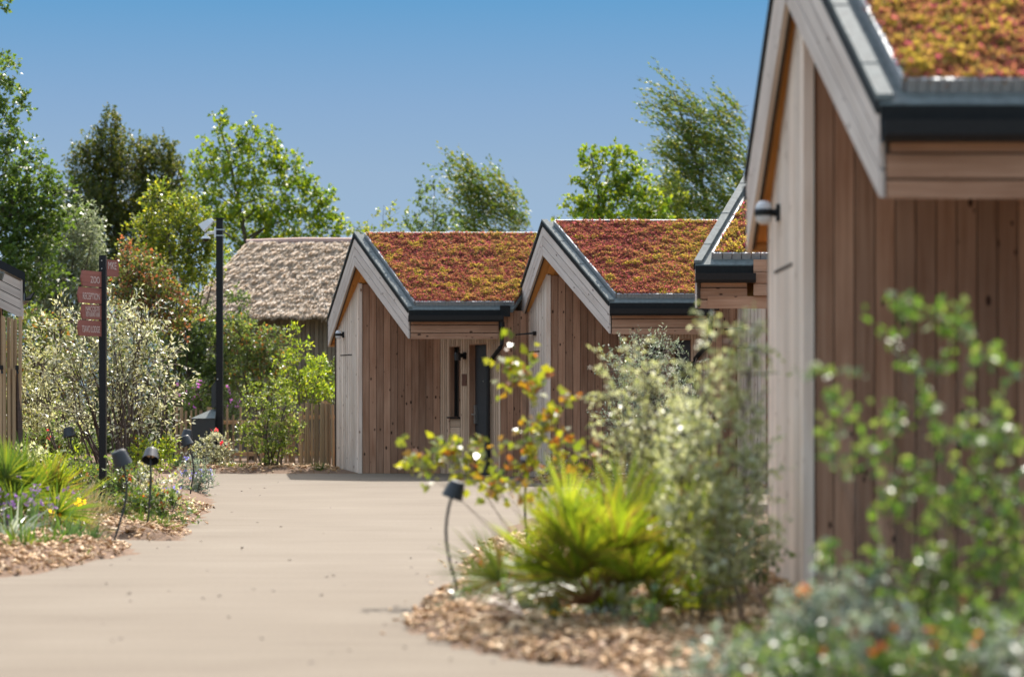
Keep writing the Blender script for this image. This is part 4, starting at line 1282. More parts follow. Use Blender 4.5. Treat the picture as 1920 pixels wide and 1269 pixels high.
def blossoms(mat, n, size, name='blossom', zmin=.6):
    def f(root, C):
        z = C[:, 2]; k = np.argsort(z + rng.normal(0, .12 * (z.max() - z.min() + .05), len(z)))[-int(len(z) * (1 - zmin)):]
        pick = rng.choice(k, min(n, len(k)), replace=False)
        V = []
        for petal in range(6):
            m = len(pick)
            V.append(leaf_verts(C[pick] + rng.normal(0, size * .3, (m, 3)), rng.normal(0, 1, (m, 3)) + np.array((0, -.4, .5)), rand_dirs(m), size * rng.uniform(.7, 1.2, m), size * .7, .1))
        fast_mesh(name, np.concatenate(V), 4, M[mat], root)
    return f


def blade_strip(base, d, up, ln, wd, droop, seg=6):
    """curved tapering blades; returns (n, seg, 4, 3) quads"""
    n = len(base)
    t = np.linspace(0, 1, seg + 1)
    side = unit(np.cross(d, up))
    pts = base[:, None] + d[:, None] * (ln[:, None] * t)[:, :, None]
    pts[:, :, 2] -= (droop * ln)[:, None] * t[None] ** 2.2
    wv = wd[:, None] * np.minimum(1, np.minimum(t * 5 + .35, (1.02 - t) * 2.2))[None]
    a = pts - side[:, None] * wv[:, :, None] * .5; b = pts + side[:, None] * wv[:, :, None] * .5
    return a, b


def ribbon_mesh(name, a, b, mat, parent):
    n, k = a.shape[:2]
    V = np.concatenate([a, b], axis=1).reshape(-1, 3)
    off = np.array(origin_of(parent)) if parent else 0
    base = (np.arange(n) * 2 * k)[:, None]
    i = np.arange(k - 1)[None]
    q = np.stack([base + i, base + i + 1, base + k + i + 1, base + k + i], -1).reshape(-1, 4)
    me = bpy.data.meshes.new(name)
    me.vertices.add(len(V)); me.vertices.foreach_set("co", (V - off).astype(np.float32).ravel())
    me.loops.add(q.size); me.loops.foreach_set("vertex_index", q.astype(np.int32).ravel())
    me.polygons.add(len(q)); me.polygons.foreach_set("loop_start", np.arange(0, q.size, 4, dtype=np.int32))
    me.polygons.foreach_set("loop_total", np.full(len(q), 4, dtype=np.int32))
    me.materials.append(M[mat]); me.update(calc_edges=True)
    o = bpy.data.objects.new(name, me); COL.objects.link(o)
    if parent: o.parent = parent
    return o


def grass(name, label, base, height, n, wd, mat, spread=.6, droop=.5, cat='grass clump', group=None, rad=.08, lean=(0, 0), part='blades', extra=None):
    base = Vector((base[0], base[1], 0))
    root = thing(name, label, cat, base, group)
    an = rng.uniform(0, 2 * math.pi, n); el = rng.normal(0, spread, n)
    d = unit(np.stack([np.cos(an) * np.abs(el) + lean[0], np.sin(an) * np.abs(el) + lean[1], np.ones(n)], 1))
    b = np.array(base) + np.stack([np.cos(an), np.sin(an), np.zeros(n)], 1) * (rng.random(n) * rad)[:, None]
    ln = height * rng.uniform(.6, 1.25, n)
    up = unit(rng.normal(0, .5, (n, 3)) + np.stack([np.sin(an), -np.cos(an), np.zeros(n)], 1) * .3 + np.array((0, -.6, .2)))
    a, c = blade_strip(b, d, up, ln, wd * rng.uniform(.6, 1.3, n), droop * rng.uniform(.3, 1.4, n))
    a[:, :, 2] = np.maximum(a[:, :, 2], .012); c[:, :, 2] = np.maximum(c[:, :, 2], .012)
    ribbon_mesh(part, a, c, mat, root)
    if extra: extra(root, (a[:, -2] + c[:, -2]) * .5)
    return root


def fan_palm(label, base, fronds, mat='l_palm', blades=26, pet=.35, blade=.42, wd=.022, lean=(0, 0), seed=0, group=None, span=1.45, elev=(15, 85)):
    base = Vector((base[0], base[1], 0))
    root = thing('fan_palm', label, 'palm', base, group)
    rr = random.Random(seed)
    mb = MB()
    mb.tube([base, base + Vector((0, 0, .10)), base + Vector((0, 0, .2))], [.09, .08, .03], 8); mb.build('trunk', M['bark'], root)
    for i in range(fronds):
        an = 2 * math.pi * (i * .382 + rr.uniform(-.03, .03)); el = math.radians(elev[0] + (elev[1] - elev[0]) * rr.random() ** .8)
        d = Vector((math.cos(an) * math.cos(el) + lean[0], math.sin(an) * math.cos(el) + lean[1], math.sin(el))).normalized()
        p0 = base + Vector((0, 0, .12)); p1 = p0 + d * pet * rr.uniform(.55, 1.35) - Vector((0, 0, .04 * math.cos(el)))
        mb = MB(); mb.tube([p0, p0.lerp(p1, .5) + Vector((0, 0, .02)), p1], [.008, .006, .005], 5)
        fr = mb.build('frond', M['l_palm'], root)
        # fan plane: spanned by d and a side vector
        side = d.cross(Vector((0, 0, 1))).normalized() if abs(d.z) < .98 else Vector((1, 0, 0))
        side = (side + Vector((rr.uniform(-.6, .6), rr.uniform(-.6, .6), rr.uniform(-.6, .6)))).normalized()
        nrm = side.cross(d).normalized(); side = d.cross(nrm).normalized()
        th = np.linspace(-span, span, blades) + rng.normal(0, .03, blades)
        dv = np.cos(th)[:, None] * np.array(d) + np.sin(th)[:, None] * np.array(side) + np.array(nrm) * (.22 * np.abs(np.sin(th)) + .12)[:, None]
        dv = unit(dv)
        bs = np.tile(np.array(p1), (blades, 1))
        ln = blade * (1 - .28 * (np.abs(th) / span) ** 2) * rng.uniform(.88, 1.1, blades)
        a, b = blade_strip(bs, dv, np.tile(np.array(nrm), (blades, 1)) + rng.normal(0, .25, (blades, 3)), ln, np.full(blades, wd), np.full(blades, .05) + rng.uniform(0, .1, blades), 5)
        old = el < math.radians(22)
        ribbon_mesh('blades', a, b, 'l_rust' if old and rr.random() < .35 else ('l_lime' if rr.random() < .14 else mat), fr)
    return root


TREES = 'trees behind the cabins'
SHR = 'shrubs between the path and the fence'

# ---- trees, left to right
plant('poplar_tree', 'tall open green tree at the left edge, its sparse twigs reaching the picture top', 'tree', (PX(-110, 46), 46), 46,
      [(-25, 15, 40, 32, None, .8), (-15, 130, 55, 45, None, .9), (10, 185, 42, 40, None, .8), (-20, 230, 70, 50), (25, 300, 62, 45), (70, 345, 50, 36), (-10, 360, 80, 60), (50, 410, 80, 55), (-10, 470, 90, 60), (110, 400, 40, 40), (60, 500, 70, 60), (0, 550, 80, 60), (120, 360, 26, 24, None, .7), (60, 440, 70, 50), (20, 390, 60, 40)],
      .085, .07, 'l_poplar', cover=2.6, trunk_r=.13, wind=(.15, 0, .2), group=TREES, per=10)
plant('conifer_like_tree', 'dark dense broad tree with a pointed tip, left of the camera pole', 'tree', (PX(230, 62), 62), 62,
      [(208, 235, 20, 32), (198, 285, 48, 40), (165, 315, 35, 45), (245, 300, 50, 45), (300, 290, 32, 34), (320, 335, 36, 45), (230, 370, 90, 60), (170, 390, 60, 60), (300, 390, 60, 60), (220, 450, 100, 60), (240, 530, 110, 60)],
      .085, .06, 'l_dark', cover=4.2, trunk_r=.16, wind=(-.05, 0, .35), group=TREES, depth=1.0)
plant('leafy_tree', 'bright green tree with a tall pointed left shoot, above the thatched roof', 'tree', (PX(505, 60), 60), 60,
      [(412, 235, 14, 34), (432, 285, 42, 36), (470, 262, 24, 32), (510, 265, 20, 26), (385, 310, 30, 36), (500, 300, 40, 30), (545, 325, 38, 34), (420, 350, 70, 48), (500, 370, 75, 48), (575, 372, 42, 34), (610, 388, 26, 30), (380, 400, 50, 45), (455, 425, 80, 45), (550, 425, 80, 40), (620, 432, 40, 26), (500, 490, 120, 50)],
      .105, .085, 'l_bright', cover=2.7, trunk_r=.14, wind=(.1, 0, .35), group=TREES)
plant('young_tree', 'sparse yellow leaved sapling with bare twigs, above the leftmost cabin ridge tip', 'tree', (PX(705, 58), 58), 58,
      [(690, 430, 40, 18, None, .7), (720, 385, 20, 14, None, .25), (705, 400, 22, 16, None, .2), (750, 392, 18, 12, None, .25), (670, 440, 30, 14, None, .9), (740, 425, 30, 14, None, .4)],
      .09, .07, 'l_yellow', cover=1.3, trunk_r=.035, group=TREES, per=5)
plant('birch_tree', 'slender airy green tree standing behind the ridge of the leftmost cabin', 'tree', (PX(808, 64), 64), 64,
      [(797, 362, 22, 26, None, .6), (815, 350, 14, 20, None, .5), (800, 400, 38, 28, None, .8), (790, 435, 50, 22), (840, 425, 34, 26, None, .7), (810, 480, 60, 40)],
      .10, .08, 'l_mid', cover=1.9, trunk_r=.06, group=TREES, per=7)
plant('birch_tree', 'wind bent dark birch with tips swept left, just left of the middle cabin ridge tip', 'tree', (PX(960, 66), 66), 66,
      [(862, 325, 18, 18), (888, 330, 26, 20), (905, 352, 44, 26), (940, 372, 46, 32), (965, 395, 42, 34), (900, 400, 46, 30), (930, 430, 70, 30), (985, 425, 26, 30), (900, 375, 40, 26), (940, 480, 70, 40)],
      .10, .065, 'l_birch', cover=2.1, trunk_r=.08, wind=(-1.5, 0, 1.0), group=TREES, lsp=1.2, spread=.5, tl=.62, per=13, rnd=.25)
plant('leafy_tree', 'rounded light green tree with two upright tufts, behind the middle cabin roof', 'tree', (PX(1165, 57), 57), 57,
      [(1108, 288, 22, 24), (1165, 300, 30, 26), (1195, 310, 20, 24), (1130, 330, 50, 36), (1190, 345, 42, 36), (1110, 370, 42, 36), (1165, 385, 70, 40), (1085, 395, 34, 26), (1220, 390, 40, 36), (1150, 430, 100, 36), (1240, 420, 36, 30)],
      .105, .08, 'l_bright', cover=2.6, trunk_r=.12, wind=(-.15, 0, .3), group=TREES)
plant('autumn_tree', 'small yellowing tree squeezed between the round light green tree and the windswept willow', 'tree', (PX(1262, 60), 60), 60,
      [(1258, 345, 18, 26), (1265, 375, 24, 28), (1255, 410, 34, 28)], .095, .07, 'l_yellow', cover=2.6, trunk_r=.05, group=TREES)
plant('willow_tree', 'tall windswept willow with long tips blown left, beside the roof edge of the near cabin', 'tree', (PX(1400, 62), 62), 62,
      [(1262, 170, 14, 26, None, .7), (1285, 200, 24, 22, None, .9), (1255, 215, 16, 16, None, .7), (1310, 225, 36, 28), (1268, 232, 24, 16), (1350, 250, 40, 38), (1300, 262, 44, 26), (1385, 220, 26, 34), (1340, 300, 62, 40), (1390, 290, 40, 60), (1290, 300, 40, 22), (1290, 350, 50, 38), (1350, 365, 60, 44), (1300, 405, 60, 34), (1410, 370, 50, 60), (1350, 440, 90, 50)],
      .105, .048, 'l_birch', cover=2.3, trunk_r=.15, wind=(-1.7, 0, 1.0), group=TREES, lsp=1.3, spread=.45, tl=.8, per=18, rnd=.22)

# ---- background shrubs, left
plant('silver_willow', 'grey leaved bushy willow between the left edge tree and the dark tree', 'shrub', (PX(120, 48), 48), 48,
      [(150, 425, 45, 38), (110, 450, 50, 45), (165, 470, 34, 40), (90, 500, 60, 50), (150, 520, 50, 45), (60, 560, 70, 50), (130, 580, 70, 60)],
      .075, .032, 'l_willow', cover=3.2, trunk_r=.05, stems=9, group=SHR, wind=(.1, 0, .35))
plant('yellow_shrub', 'tall yellow green shrub directly left of the camera pole, under the dark tree', 'shrub', (PX(325, 46), 46), 46,
      [(300, 375, 34, 34), (345, 395, 34, 36), (280, 415, 34, 36), (330, 440, 60, 40), (370, 430, 30, 40), (300, 480, 55, 42), (375, 490, 40, 44), (340, 530, 60, 40), (270, 500, 36, 36), (400, 450, 26, 36)],
      .075, .055, 'l_yellow', cover=3.0, trunk_r=.05, stems=8, group=SHR)
plant('red_leaved_shrub', 'green shrub flushed with red leaves, between the signpost and the camera pole', 'shrub', (PX(262, 42), 42), 42,
      [(250, 480, 34, 28), (270, 515, 50, 36), (300, 545, 44, 34), (240, 545, 44, 40), (280, 590, 60, 40), (335, 590, 40, 40)],
      .065, .05, 'l_red', cover=3.0, trunk_r=.04, stems=8, group=SHR)
plant('hedge', 'dark green hedge filling the back of the planting on the left, behind the silver bush', 'hedge', (PX(170, 52), 52), 52,
      [(x, y, 80, 60) for x, y in ((-60, 640), (40, 640), (140, 640), (240, 650), (340, 650), (430, 660), (-60, 740), (40, 740), (140, 750), (240, 750), (340, 750), (430, 760), (-60, 840), (60, 840), (180, 850), (300, 850), (420, 850), (520, 760), (520, 700))],
      .085, .06, 'l_mid', cover=2.6, trunk_r=.04, stems=20)
plant('rust_shrub', 'low orange and green shrub at the left edge, behind the pole fence', 'shrub', (PX(75, 40), 40), 40,
      [(60, 610, 40, 34), (100, 640, 40, 40), (55, 670, 50, 44), (110, 700, 50, 50), (60, 740, 60, 50)],
      .06, .045, 'l_orange', cover=2.8, trunk_r=.03, stems=8, group=SHR)
plant('mixed_shrub', 'green shrub right behind the camera pole, below the thatched roof', 'shrub', (PX(385, 46), 46), 46,
      [(370, 600, 46, 46), (340, 640, 46, 46), (395, 660, 46, 50), (350, 700, 50, 50), (400, 730, 44, 46), (445, 560, 22, 20, None, .8), (440, 690, 36, 44), (360, 770, 50, 40), (450, 600, 24, 22), (430, 630, 30, 30)],
      .065, .042, 'l_mid', cover=3.0, trunk_r=.04, stems=9, group=SHR)
plant('orange_tipped_shrub', 'green shrub with orange tips in front of the dark wall of the thatched house', 'shrub', (PX(480, 45), 45), 45,
      [(470, 640, 40, 40), (440, 630, 30, 36), (500, 670, 40, 40), (465, 700, 50, 44), (520, 640, 20, 30, None, .6), (510, 720, 40, 40)],
      .065, .045, 'l_orange', cover=2.7, trunk_r=.04, stems=8, group=SHR)
plant('bamboo', 'wispy lime coloured bamboo rising left of the corner of the leftmost cabin', 'bamboo', (PX(570, 43), 43), 43,
      [(548, 632, 12, 22, None, .8), (562, 660, 22, 22, None, .6), (536, 680, 24, 22, None, .8), (600, 690, 24, 18, None, .7), (580, 715, 34, 22), (608, 732, 22, 16), (545, 722, 30, 24)],
      .085, .036, 'l_lime', cover=2.2, trunk_r=.02, stems=12, group=SHR, wind=(0, 0, .3), crown='foliage', trunk='stem')
plant('evergreen_shrub', 'small deep green shrub tucked against the left wall corner of the leftmost cabin', 'shrub', (PX(605, 45), 45), 45,
      [(605, 690, 26, 20), (600, 715, 34, 26), (590, 745, 40, 26)], .07, .035, 'l_bright', cover=3.0, trunk_r=.03, stems=6, group=SHR)
plant('leafy_shrub', 'large airy green shrub in front of the paling fence, left of the leftmost cabin', 'shrub', (PX(505, 40.6), 40.6), 40.6,
      [(472, 738, 24, 24, None, .7), (520, 735, 30, 30, None, .7), (485, 775, 36, 30, None, .9), (535, 775, 34, 34, None, .9), (500, 820, 44, 32), (548, 815, 24, 34), (462, 815, 20, 28, None, .7), (510, 852, 46, 20)],
      .052, .034, 'l_shrub', cover=1.75, trunk_r=.025, stems=12, group=SHR, crown='foliage', trunk='stem')
plant('pale_leaved_shrub', 'small white leaved shrub at the foot of the camera pole', 'shrub', (PX(396, 40.4), 40.4), 40.4,
      [(405, 828, 22, 16), (380, 842, 20, 14), (418, 848, 22, 20), (392, 864, 30, 14)], .05, .032, 'l_silver', cover=2.6, trunk_r=.015, stems=8, group=SHR, crown='foliage', trunk='stem',
      extra=blossoms('fl_red', 3, .06))
for i, (px, py, h, lab) in enumerate(((350, 720, 44, 'tall pink flowered plant behind the fence, nearest the silver bush'), (372, 715, 44, 'tall pink flowered plant just left of the cabinet on the camera pole'), (432, 735, 44, 'tall pink flowered plant on the right side of the camera pole'))):
    plant('flowering_plant', lab, 'flower', (PX(px, h), h), h, [(px, py + 20, 14, 28), (px + 4, py + 60, 16, 36)], .06, .018, 'l_mid', cover=2.2, trunk_r=.012, stems=5, crown='foliage', trunk='stem',
          extra=blossoms('fl_pink', 9, .045, zmin=.75), group='pink flowers by the fence')
for i, (px, py, mat, lab) in enumerate(((430, 868, 'l_lime', 'low lime tuft on the bark strip right of the camera pole'), (450, 872, 'l_grass', 'dark green strappy tuft under the large airy shrub'), (330, 850, 'l_sedge', 'upright dark grassy tuft seen behind the overlapping lamp pair'), (600, 872, 'l_mid', 'tiny green weed at the foot of the dense paling fence'))):
    Y = lampY(px, 884)
    grass('grass_tuft', lab, (PX(px, 40.3 - i * .15), 40.3 - i * .15), .22 if i != 2 else .42, 60, .012, mat, spread=.45, droop=.3, group='tufts along the back bed')

# ---- silver bush round the signpost
plant('silver_bush', 'big silvery bush with many thin dark stems, spreading round the signpost', 'shrub', (PX(215, 28), 27.6), 27.6,
      [(150, 600, 36, 28, None, .7), (215, 590, 40, 26, None, .8), (262, 612, 38, 30), (110, 640, 40, 36, None, .8), (185, 650, 54, 40), (270, 665, 44, 40), (312, 672, 22, 20, None, .7), (90, 690, 40, 36, None, .7), (150, 710, 54, 40, None, .8), (230, 715, 54, 40, None, .9), (298, 730, 34, 36), (90, 755, 44, 36, None, .6), (175, 775, 54, 36, None, .5), (250, 780, 50, 36, None, .6), (300, 790, 26, 34, None, .8)],
      .062, .02, 'l_silver', bark='twig', cover=1.6, trunk_r=.022, stems=46, crown='foliage', trunk='stem', tl=.26, per=11, twigs=.8, tw_r=.0036, lsp=.9, spread=.6, group='silver leaved bushes', foot=.3)
plant('silver_bush', 'sprawling grey green bush behind the pole fence, left of the signpost', 'shrub', (PX(70, 30), 30), 30,
      [(70, 690, 34, 40), (60, 760, 40, 44), (120, 800, 50, 36), (60, 820, 50, 40)], .05, .02, 'l_olive', bark='twig', cover=2.0, trunk_r=.016, stems=14, crown='foliage', trunk='stem', tl=.25, group='silver leaved bushes')
# lower storey of the sign bed
low = [(120, 880, 40, 26, 'l_lime', 26.0, 'patch of lime leaved perennials left of the signpost foot', None),
       (165, 900, 36, 24, 'l_mid', 25.6, 'low green perennials at the left of the signpost foot', 'fl_orange'),
       (235, 905, 30, 34, 'l_mid', 24.6, 'green perennials with orange flowers just right of the signpost', 'fl_orange'),
       (285, 912, 30, 24, 'l_silver', 24.4, 'pale leaved perennials with orange flowers behind the lens lamp', 'fl_orange'),
       (255, 945, 30, 24, 'l_grass', 22.8, 'fresh green low clump between the two front lamps', None),
       (310, 950, 34, 24, 'l_mid', 22.8, 'low green clump on the bark right of the lens lamp', 'fl_orange'),
       (325, 938, 22, 14, 'l_olive', 24.6, 'grey green clump left of the front lamp of the overlapping pair', 'fl_blue'),
       (60, 880, 40, 40, 'l_olive', 25.8, 'grey green clump behind the palm on the left', 'fl_orange'),
       (120, 830, 40, 30, 'l_mid', 28.5, 'green clump under the silver bush beside its leftmost stem', 'fl_red'),
       (30, 955, 40, 30, 'l_mid', 21.6, 'mid green clump between the two left palms', None),
       (100, 950, 40, 26, 'l_lime', 22.6, 'lime clump among the straw coloured grasses', 'fl_yellow'),
       (165, 945, 34, 26, 'l_mid', 23.4, 'green clump in front of the foot of the signpost', None),
       (285, 850, 36, 26, 'l_lime', 27.4, 'lime green clump under the right side of the silver bush', 'fl_yellow')]
for (px, py, rx, ry, mat, Y, lab, fl) in low:
    plant('perennial_clump', lab, 'perennial', (PX(px, Y), Y), Y, [(px - rx * .5, py - 4, rx * .85, ry * .95), (px + rx * .5, py, rx * .85, ry * .95), (px, py + ry * .7, rx * 1.25, ry * .75)], .05, .024, mat, bark='twig', cover=2.3, trunk_r=.006, stems=8, crown='foliage', trunk='stem', tl=.12, group='perennials under the silver bush',
          extra=blossoms(fl, 7, .03, zmin=.55) if fl else None)
plant('lavender_bush', 'grey leaved bush with bluish flower spikes at the path edge, below the overlapping lamps', 'shrub', (PX(368, 30), 30.2), 30.2,
      [(360, 890, 24, 20), (375, 905, 22, 20), (350, 915, 24, 18), (385, 895, 10, 14)], .06, .018, 'l_sage', cover=2.3, trunk_r=.008, stems=9, crown='foliage', trunk='stem', tl=.14, wind=(.15, 0, .5), extra=blossoms('fl_blue', 14, .03, zmin=.5))
# grasses
grass('feather_grass', 'arching straw coloured grass clump left of the signpost foot', gp(150, 985), .56, 520, .009, 'l_straw', spread=.8, droop=.75, rad=.12, group='straw coloured grasses')
grass('feather_grass', 'straw coloured grass clump in front of the signpost foot', gp(195, 985), .48, 400, .009, 'l_straw', spread=.8, droop=.8, rad=.1, lean=(.3, 0), group='straw coloured grasses')
grass('feather_grass', 'pale arching grass clump behind the spiky dark sedge, left of the front lamp', gp(110, 985), .60, 400, .009, 'l_straw', spread=.7, droop=.7, rad=.12, group='straw coloured grasses')
grass('grass_clump', 'green arching grass with long pale blades between the signpost and the front lamp', gp(222, 980), .42, 120, .011, 'l_grass', spread=.8, droop=.7, lean=(.2, 0), group='green grass clumps')
grass('grass_clump', 'soft green grass clump at the foot of the lens lamp', gp(262, 998), .28, 160, .007, 'l_grass', spread=.6, droop=.4, group='green grass clumps')
grass('grass_clump', 'bright strappy grass clump on the front bark bed, centre of it', gp(95, 1042), .34, 60, .017, 'l_grass', spread=.8, droop=.6, group='green grass clumps')
grass('grass_clump', 'strappy grass clump near the left end of the front bark bed', gp(45, 1046), .36, 60, .018, 'l_grass', spread=.7, droop=.5, group='green grass clumps')
grass('grass_clump', 'long bladed green grass arching beside the tip of the sign bed', gp(300, 1000), .26, 120, .010, 'l_grass', spread=.7, droop=.5, group='green grass clumps')
grass('feather_grass', 'pale straw grass clump on the bark between the palms and the front lamp', gp(135, 1008), .5, 420, .008, 'l_straw', spread=.6, droop=.6, rad=.14, group='straw coloured grasses')
grass('grass_clump', 'dark strappy grass clump left of the spiky sedge on the front bark bed', gp(125, 1030), .36, 70, .014, 'l_sedge', spread=.6, droop=.5, group='green grass clumps')
grass('sedge_clump', 'short spiky dark sedge near the tip of the front bark bed', gp(163, 1031), .22, 130, .008, 'l_sedge', spread=.6, droop=.15)
grass('grass_sprig', 'single low green sprig lying on the edge of the front bark bed', gp(150, 1048), .16, 12, .014, 'l_grass', spread=1.2, droop=.5)
grass('grass_sprig', 'tiny green sprig on the bark near the widest point of the sign bed', gp(368, 958), .1, 14, .012, 'l_grass', spread=.8, droop=.3)
grass('sage_clump', 'dusky blue green drooping clump at the left edge below the palm', gp(12, 1030), .55, 110, .018, 'l_sage', spread=.8, droop=.8, cat='perennial', part='foliage')
grass('salvia_clump', 'purple flowered salvia in front of the left palm', gp(45, 1022), .5, 50, .010, 'l_sedge', spread=.35, droop=.1, cat='flower', rad=.22, part='foliage', extra=lambda root, C: blossoms('fl_purple', 60, .022, zmin=.1)(root, np.repeat(C, 3, 0) + rng.normal(0, .05, (len(C) * 3, 3))))
grass('red_hot_poker', 'yellow and orange torch flower right of the left palm', gp(118, 1010), .42, 26, .012, 'l_grass', spread=.5, droop=.4, cat='flower', part='foliage', extra=lambda root, C: blossoms('fl_yellow', 3, .06, zmin=.5)(root, C))
fan_palm('stiff green fan palm at the left edge, in front of the pole fence', gp(22, 1012), 16, mat='l_fan', blades=26, pet=.36, blade=.44, wd=.016, lean=(.1, 0), seed=3, span=1.5, elev=(15, 85), group='dwarf fan palms')
fan_palm('smaller yellow green fan palm lying low to the right of the left edge palm', gp(80, 1000), 10, mat='l_palm', blades=24, pet=.3, blade=.4, wd=.015, lean=(.4, -.1), seed=8, span=1.4, group='dwarf fan palms')

# ---- right hand bed
fan_palm('large sunlit fan palm in the middle of the right hand bed, out of focus', gp(1135, 1192), 44, blades=32, pet=.42, blade=.39, wd=.0125, lean=(0, 0), seed=5, span=1.35, elev=(2, 66), group='dwarf fan palms')
fan_palm('upright fan palm behind the large sunlit palm in the right hand bed', gp(1270, 1150), 24, blades=30, pet=.40, blade=.40, wd=.012, lean=(.05, 0), seed=12, span=1.3, elev=(10, 80), group='dwarf fan palms')
grass('flax_plant', 'small flax with red orange and green blades beside the leaning path lamp', gp(925, 1150), .42, 34, .03, 'l_flax', spread=.5, droop=.2, cat='plant')
grass('flax_plant', 'tall pair of lime yellow blades standing up behind the large sunlit palm', gp(1180, 1108), .85, 9, .035, 'l_lime', spread=.22, droop=.15, cat='plant')
grass('grass_clump', 'tan feathery grass rising between the lime blades and the grey bush', gp(1290, 1090), .8, 60, .010, 'l_straw', spread=.3, droop=.4, group='straw coloured grasses')
grass('grass_clump', 'low green grass clump at the foot of the large sunlit palm', gp(985, 1175), .3, 70, .014, 'l_grass', spread=.8, droop=.5, group='green grass clumps')
plant('photinia_shrub', 'open shrub of lime and red leaves reaching left over the path, out of focus', 'shrub', (PX(1045, 14.2), 14.2), 14.2,
      [(798, 868, 36, 18, 0, 1.5), (860, 872, 38, 20, 0, 1.5), (915, 880, 32, 18, 0, 1.2), (978, 708, 24, 20, 0, 1.3), (966, 688, 12, 14, 0, 1.4), (985, 740, 28, 20, 0, .8), (1015, 795, 30, 24, 0, .5), (1050, 740, 22, 22, 0, .8), (1035, 830, 40, 26, 0, .55), (985, 890, 36, 24, 0, .6), (1060, 880, 44, 30, 0, .6), (1090, 850, 30, 26, 0, .5), (1000, 945, 30, 22, 0, .4), (920, 905, 26, 12, 0, .4)],
      .064, .048, 'l_photinia', bark='twig', cover=4.2, nn=.6, trunk_r=.005, stems=16, crown='foliage', trunk='stem', tl=.13, per=7, depth=1.2, wind=(-.1, 0, .2))
plant('grey_green_shrub', 'fine leaved grey green shrub in front of the middle cabin, partly in focus', 'shrub', (PX(1215, 26), 26), 26,
      [(1190, 655, 24, 14), (1235, 660, 30, 18), (1165, 690, 26, 14), (1300, 680, 14, 12, None, .5), (1215, 700, 42, 26), (1270, 730, 24, 24, None, .7), (1180, 740, 40, 26), (1240, 770, 56, 36), (1170, 790, 36, 28), (1220, 830, 60, 36), (1290, 800, 34, 34), (1240, 880, 66, 36)],
      .038, .011, 'l_sage', bark='twig', cover=1.9, trunk_r=.014, stems=18, crown='foliage', trunk='stem', tl=.2, per=14, twigs=.4, group='grey leaved shrubs of the right bed')
plant('grey_green_shrub', 'rounded olive green shrub of tiny leaves left of the whitish bush, out of focus', 'shrub', (PX(1215, 13.6), 13.6), 13.6,
      [(1160, 680, 26, 20, None, .6), (1200, 690, 34, 22, None, .7), (1160, 740, 36, 28, None, .8), (1225, 745, 44, 34), (1150, 800, 34, 26, None, .8), (1215, 810, 54, 38), (1280, 790, 40, 40), (1180, 860, 50, 32), (1260, 870, 60, 40)],
      .036, .014, 'l_olive', bark='twig', cover=2.0, trunk_r=.004, stems=24, foot=.25, nn=.55, crown='foliage', trunk='stem', tl=.13, per=12, group='grey leaved shrubs of the right bed')
plant('grey_green_shrub', 'tall whitish grey bush beside the pale wall of the near cabin, strongly blurred', 'shrub', (PX(1370, 11.6), 11.6), 11.6,
      [(1375, 612, 34, 18, None, .6), (1345, 636, 34, 22, None, .7), (1410, 640, 30, 26, None, .8), (1335, 690, 28, 26, None, .7), (1385, 700, 44, 34, None, .8), (1315, 755, 32, 26, None, .6), (1400, 770, 40, 38, None, .8), (1345, 790, 50, 36), (1300, 830, 44, 32, None, .8), (1410, 850, 36, 40, None, .8), (1350, 870, 54, 36), (1290, 905, 50, 34), (1390, 930, 50, 40), (1330, 970, 60, 40), (1410, 1010, 40, 40), (1350, 1040, 60, 40), (1425, 885, 26, 36), (1422, 950, 26, 36), (1300, 1000, 46, 34), (1285, 860, 44, 30, None, .8), (1275, 950, 44, 34, None, .8)],
      .036, .021, 'l_olive', bark='twig', cover=2.7, trunk_r=.004, stems=30, foot=.28, nn=.5, crown='foliage', trunk='stem', tl=.12, per=10, depth=1.1, wind=(-.1, 0, .3), group='grey leaved shrubs of the right bed', extra=blossoms('fl_orange', 5, .02))
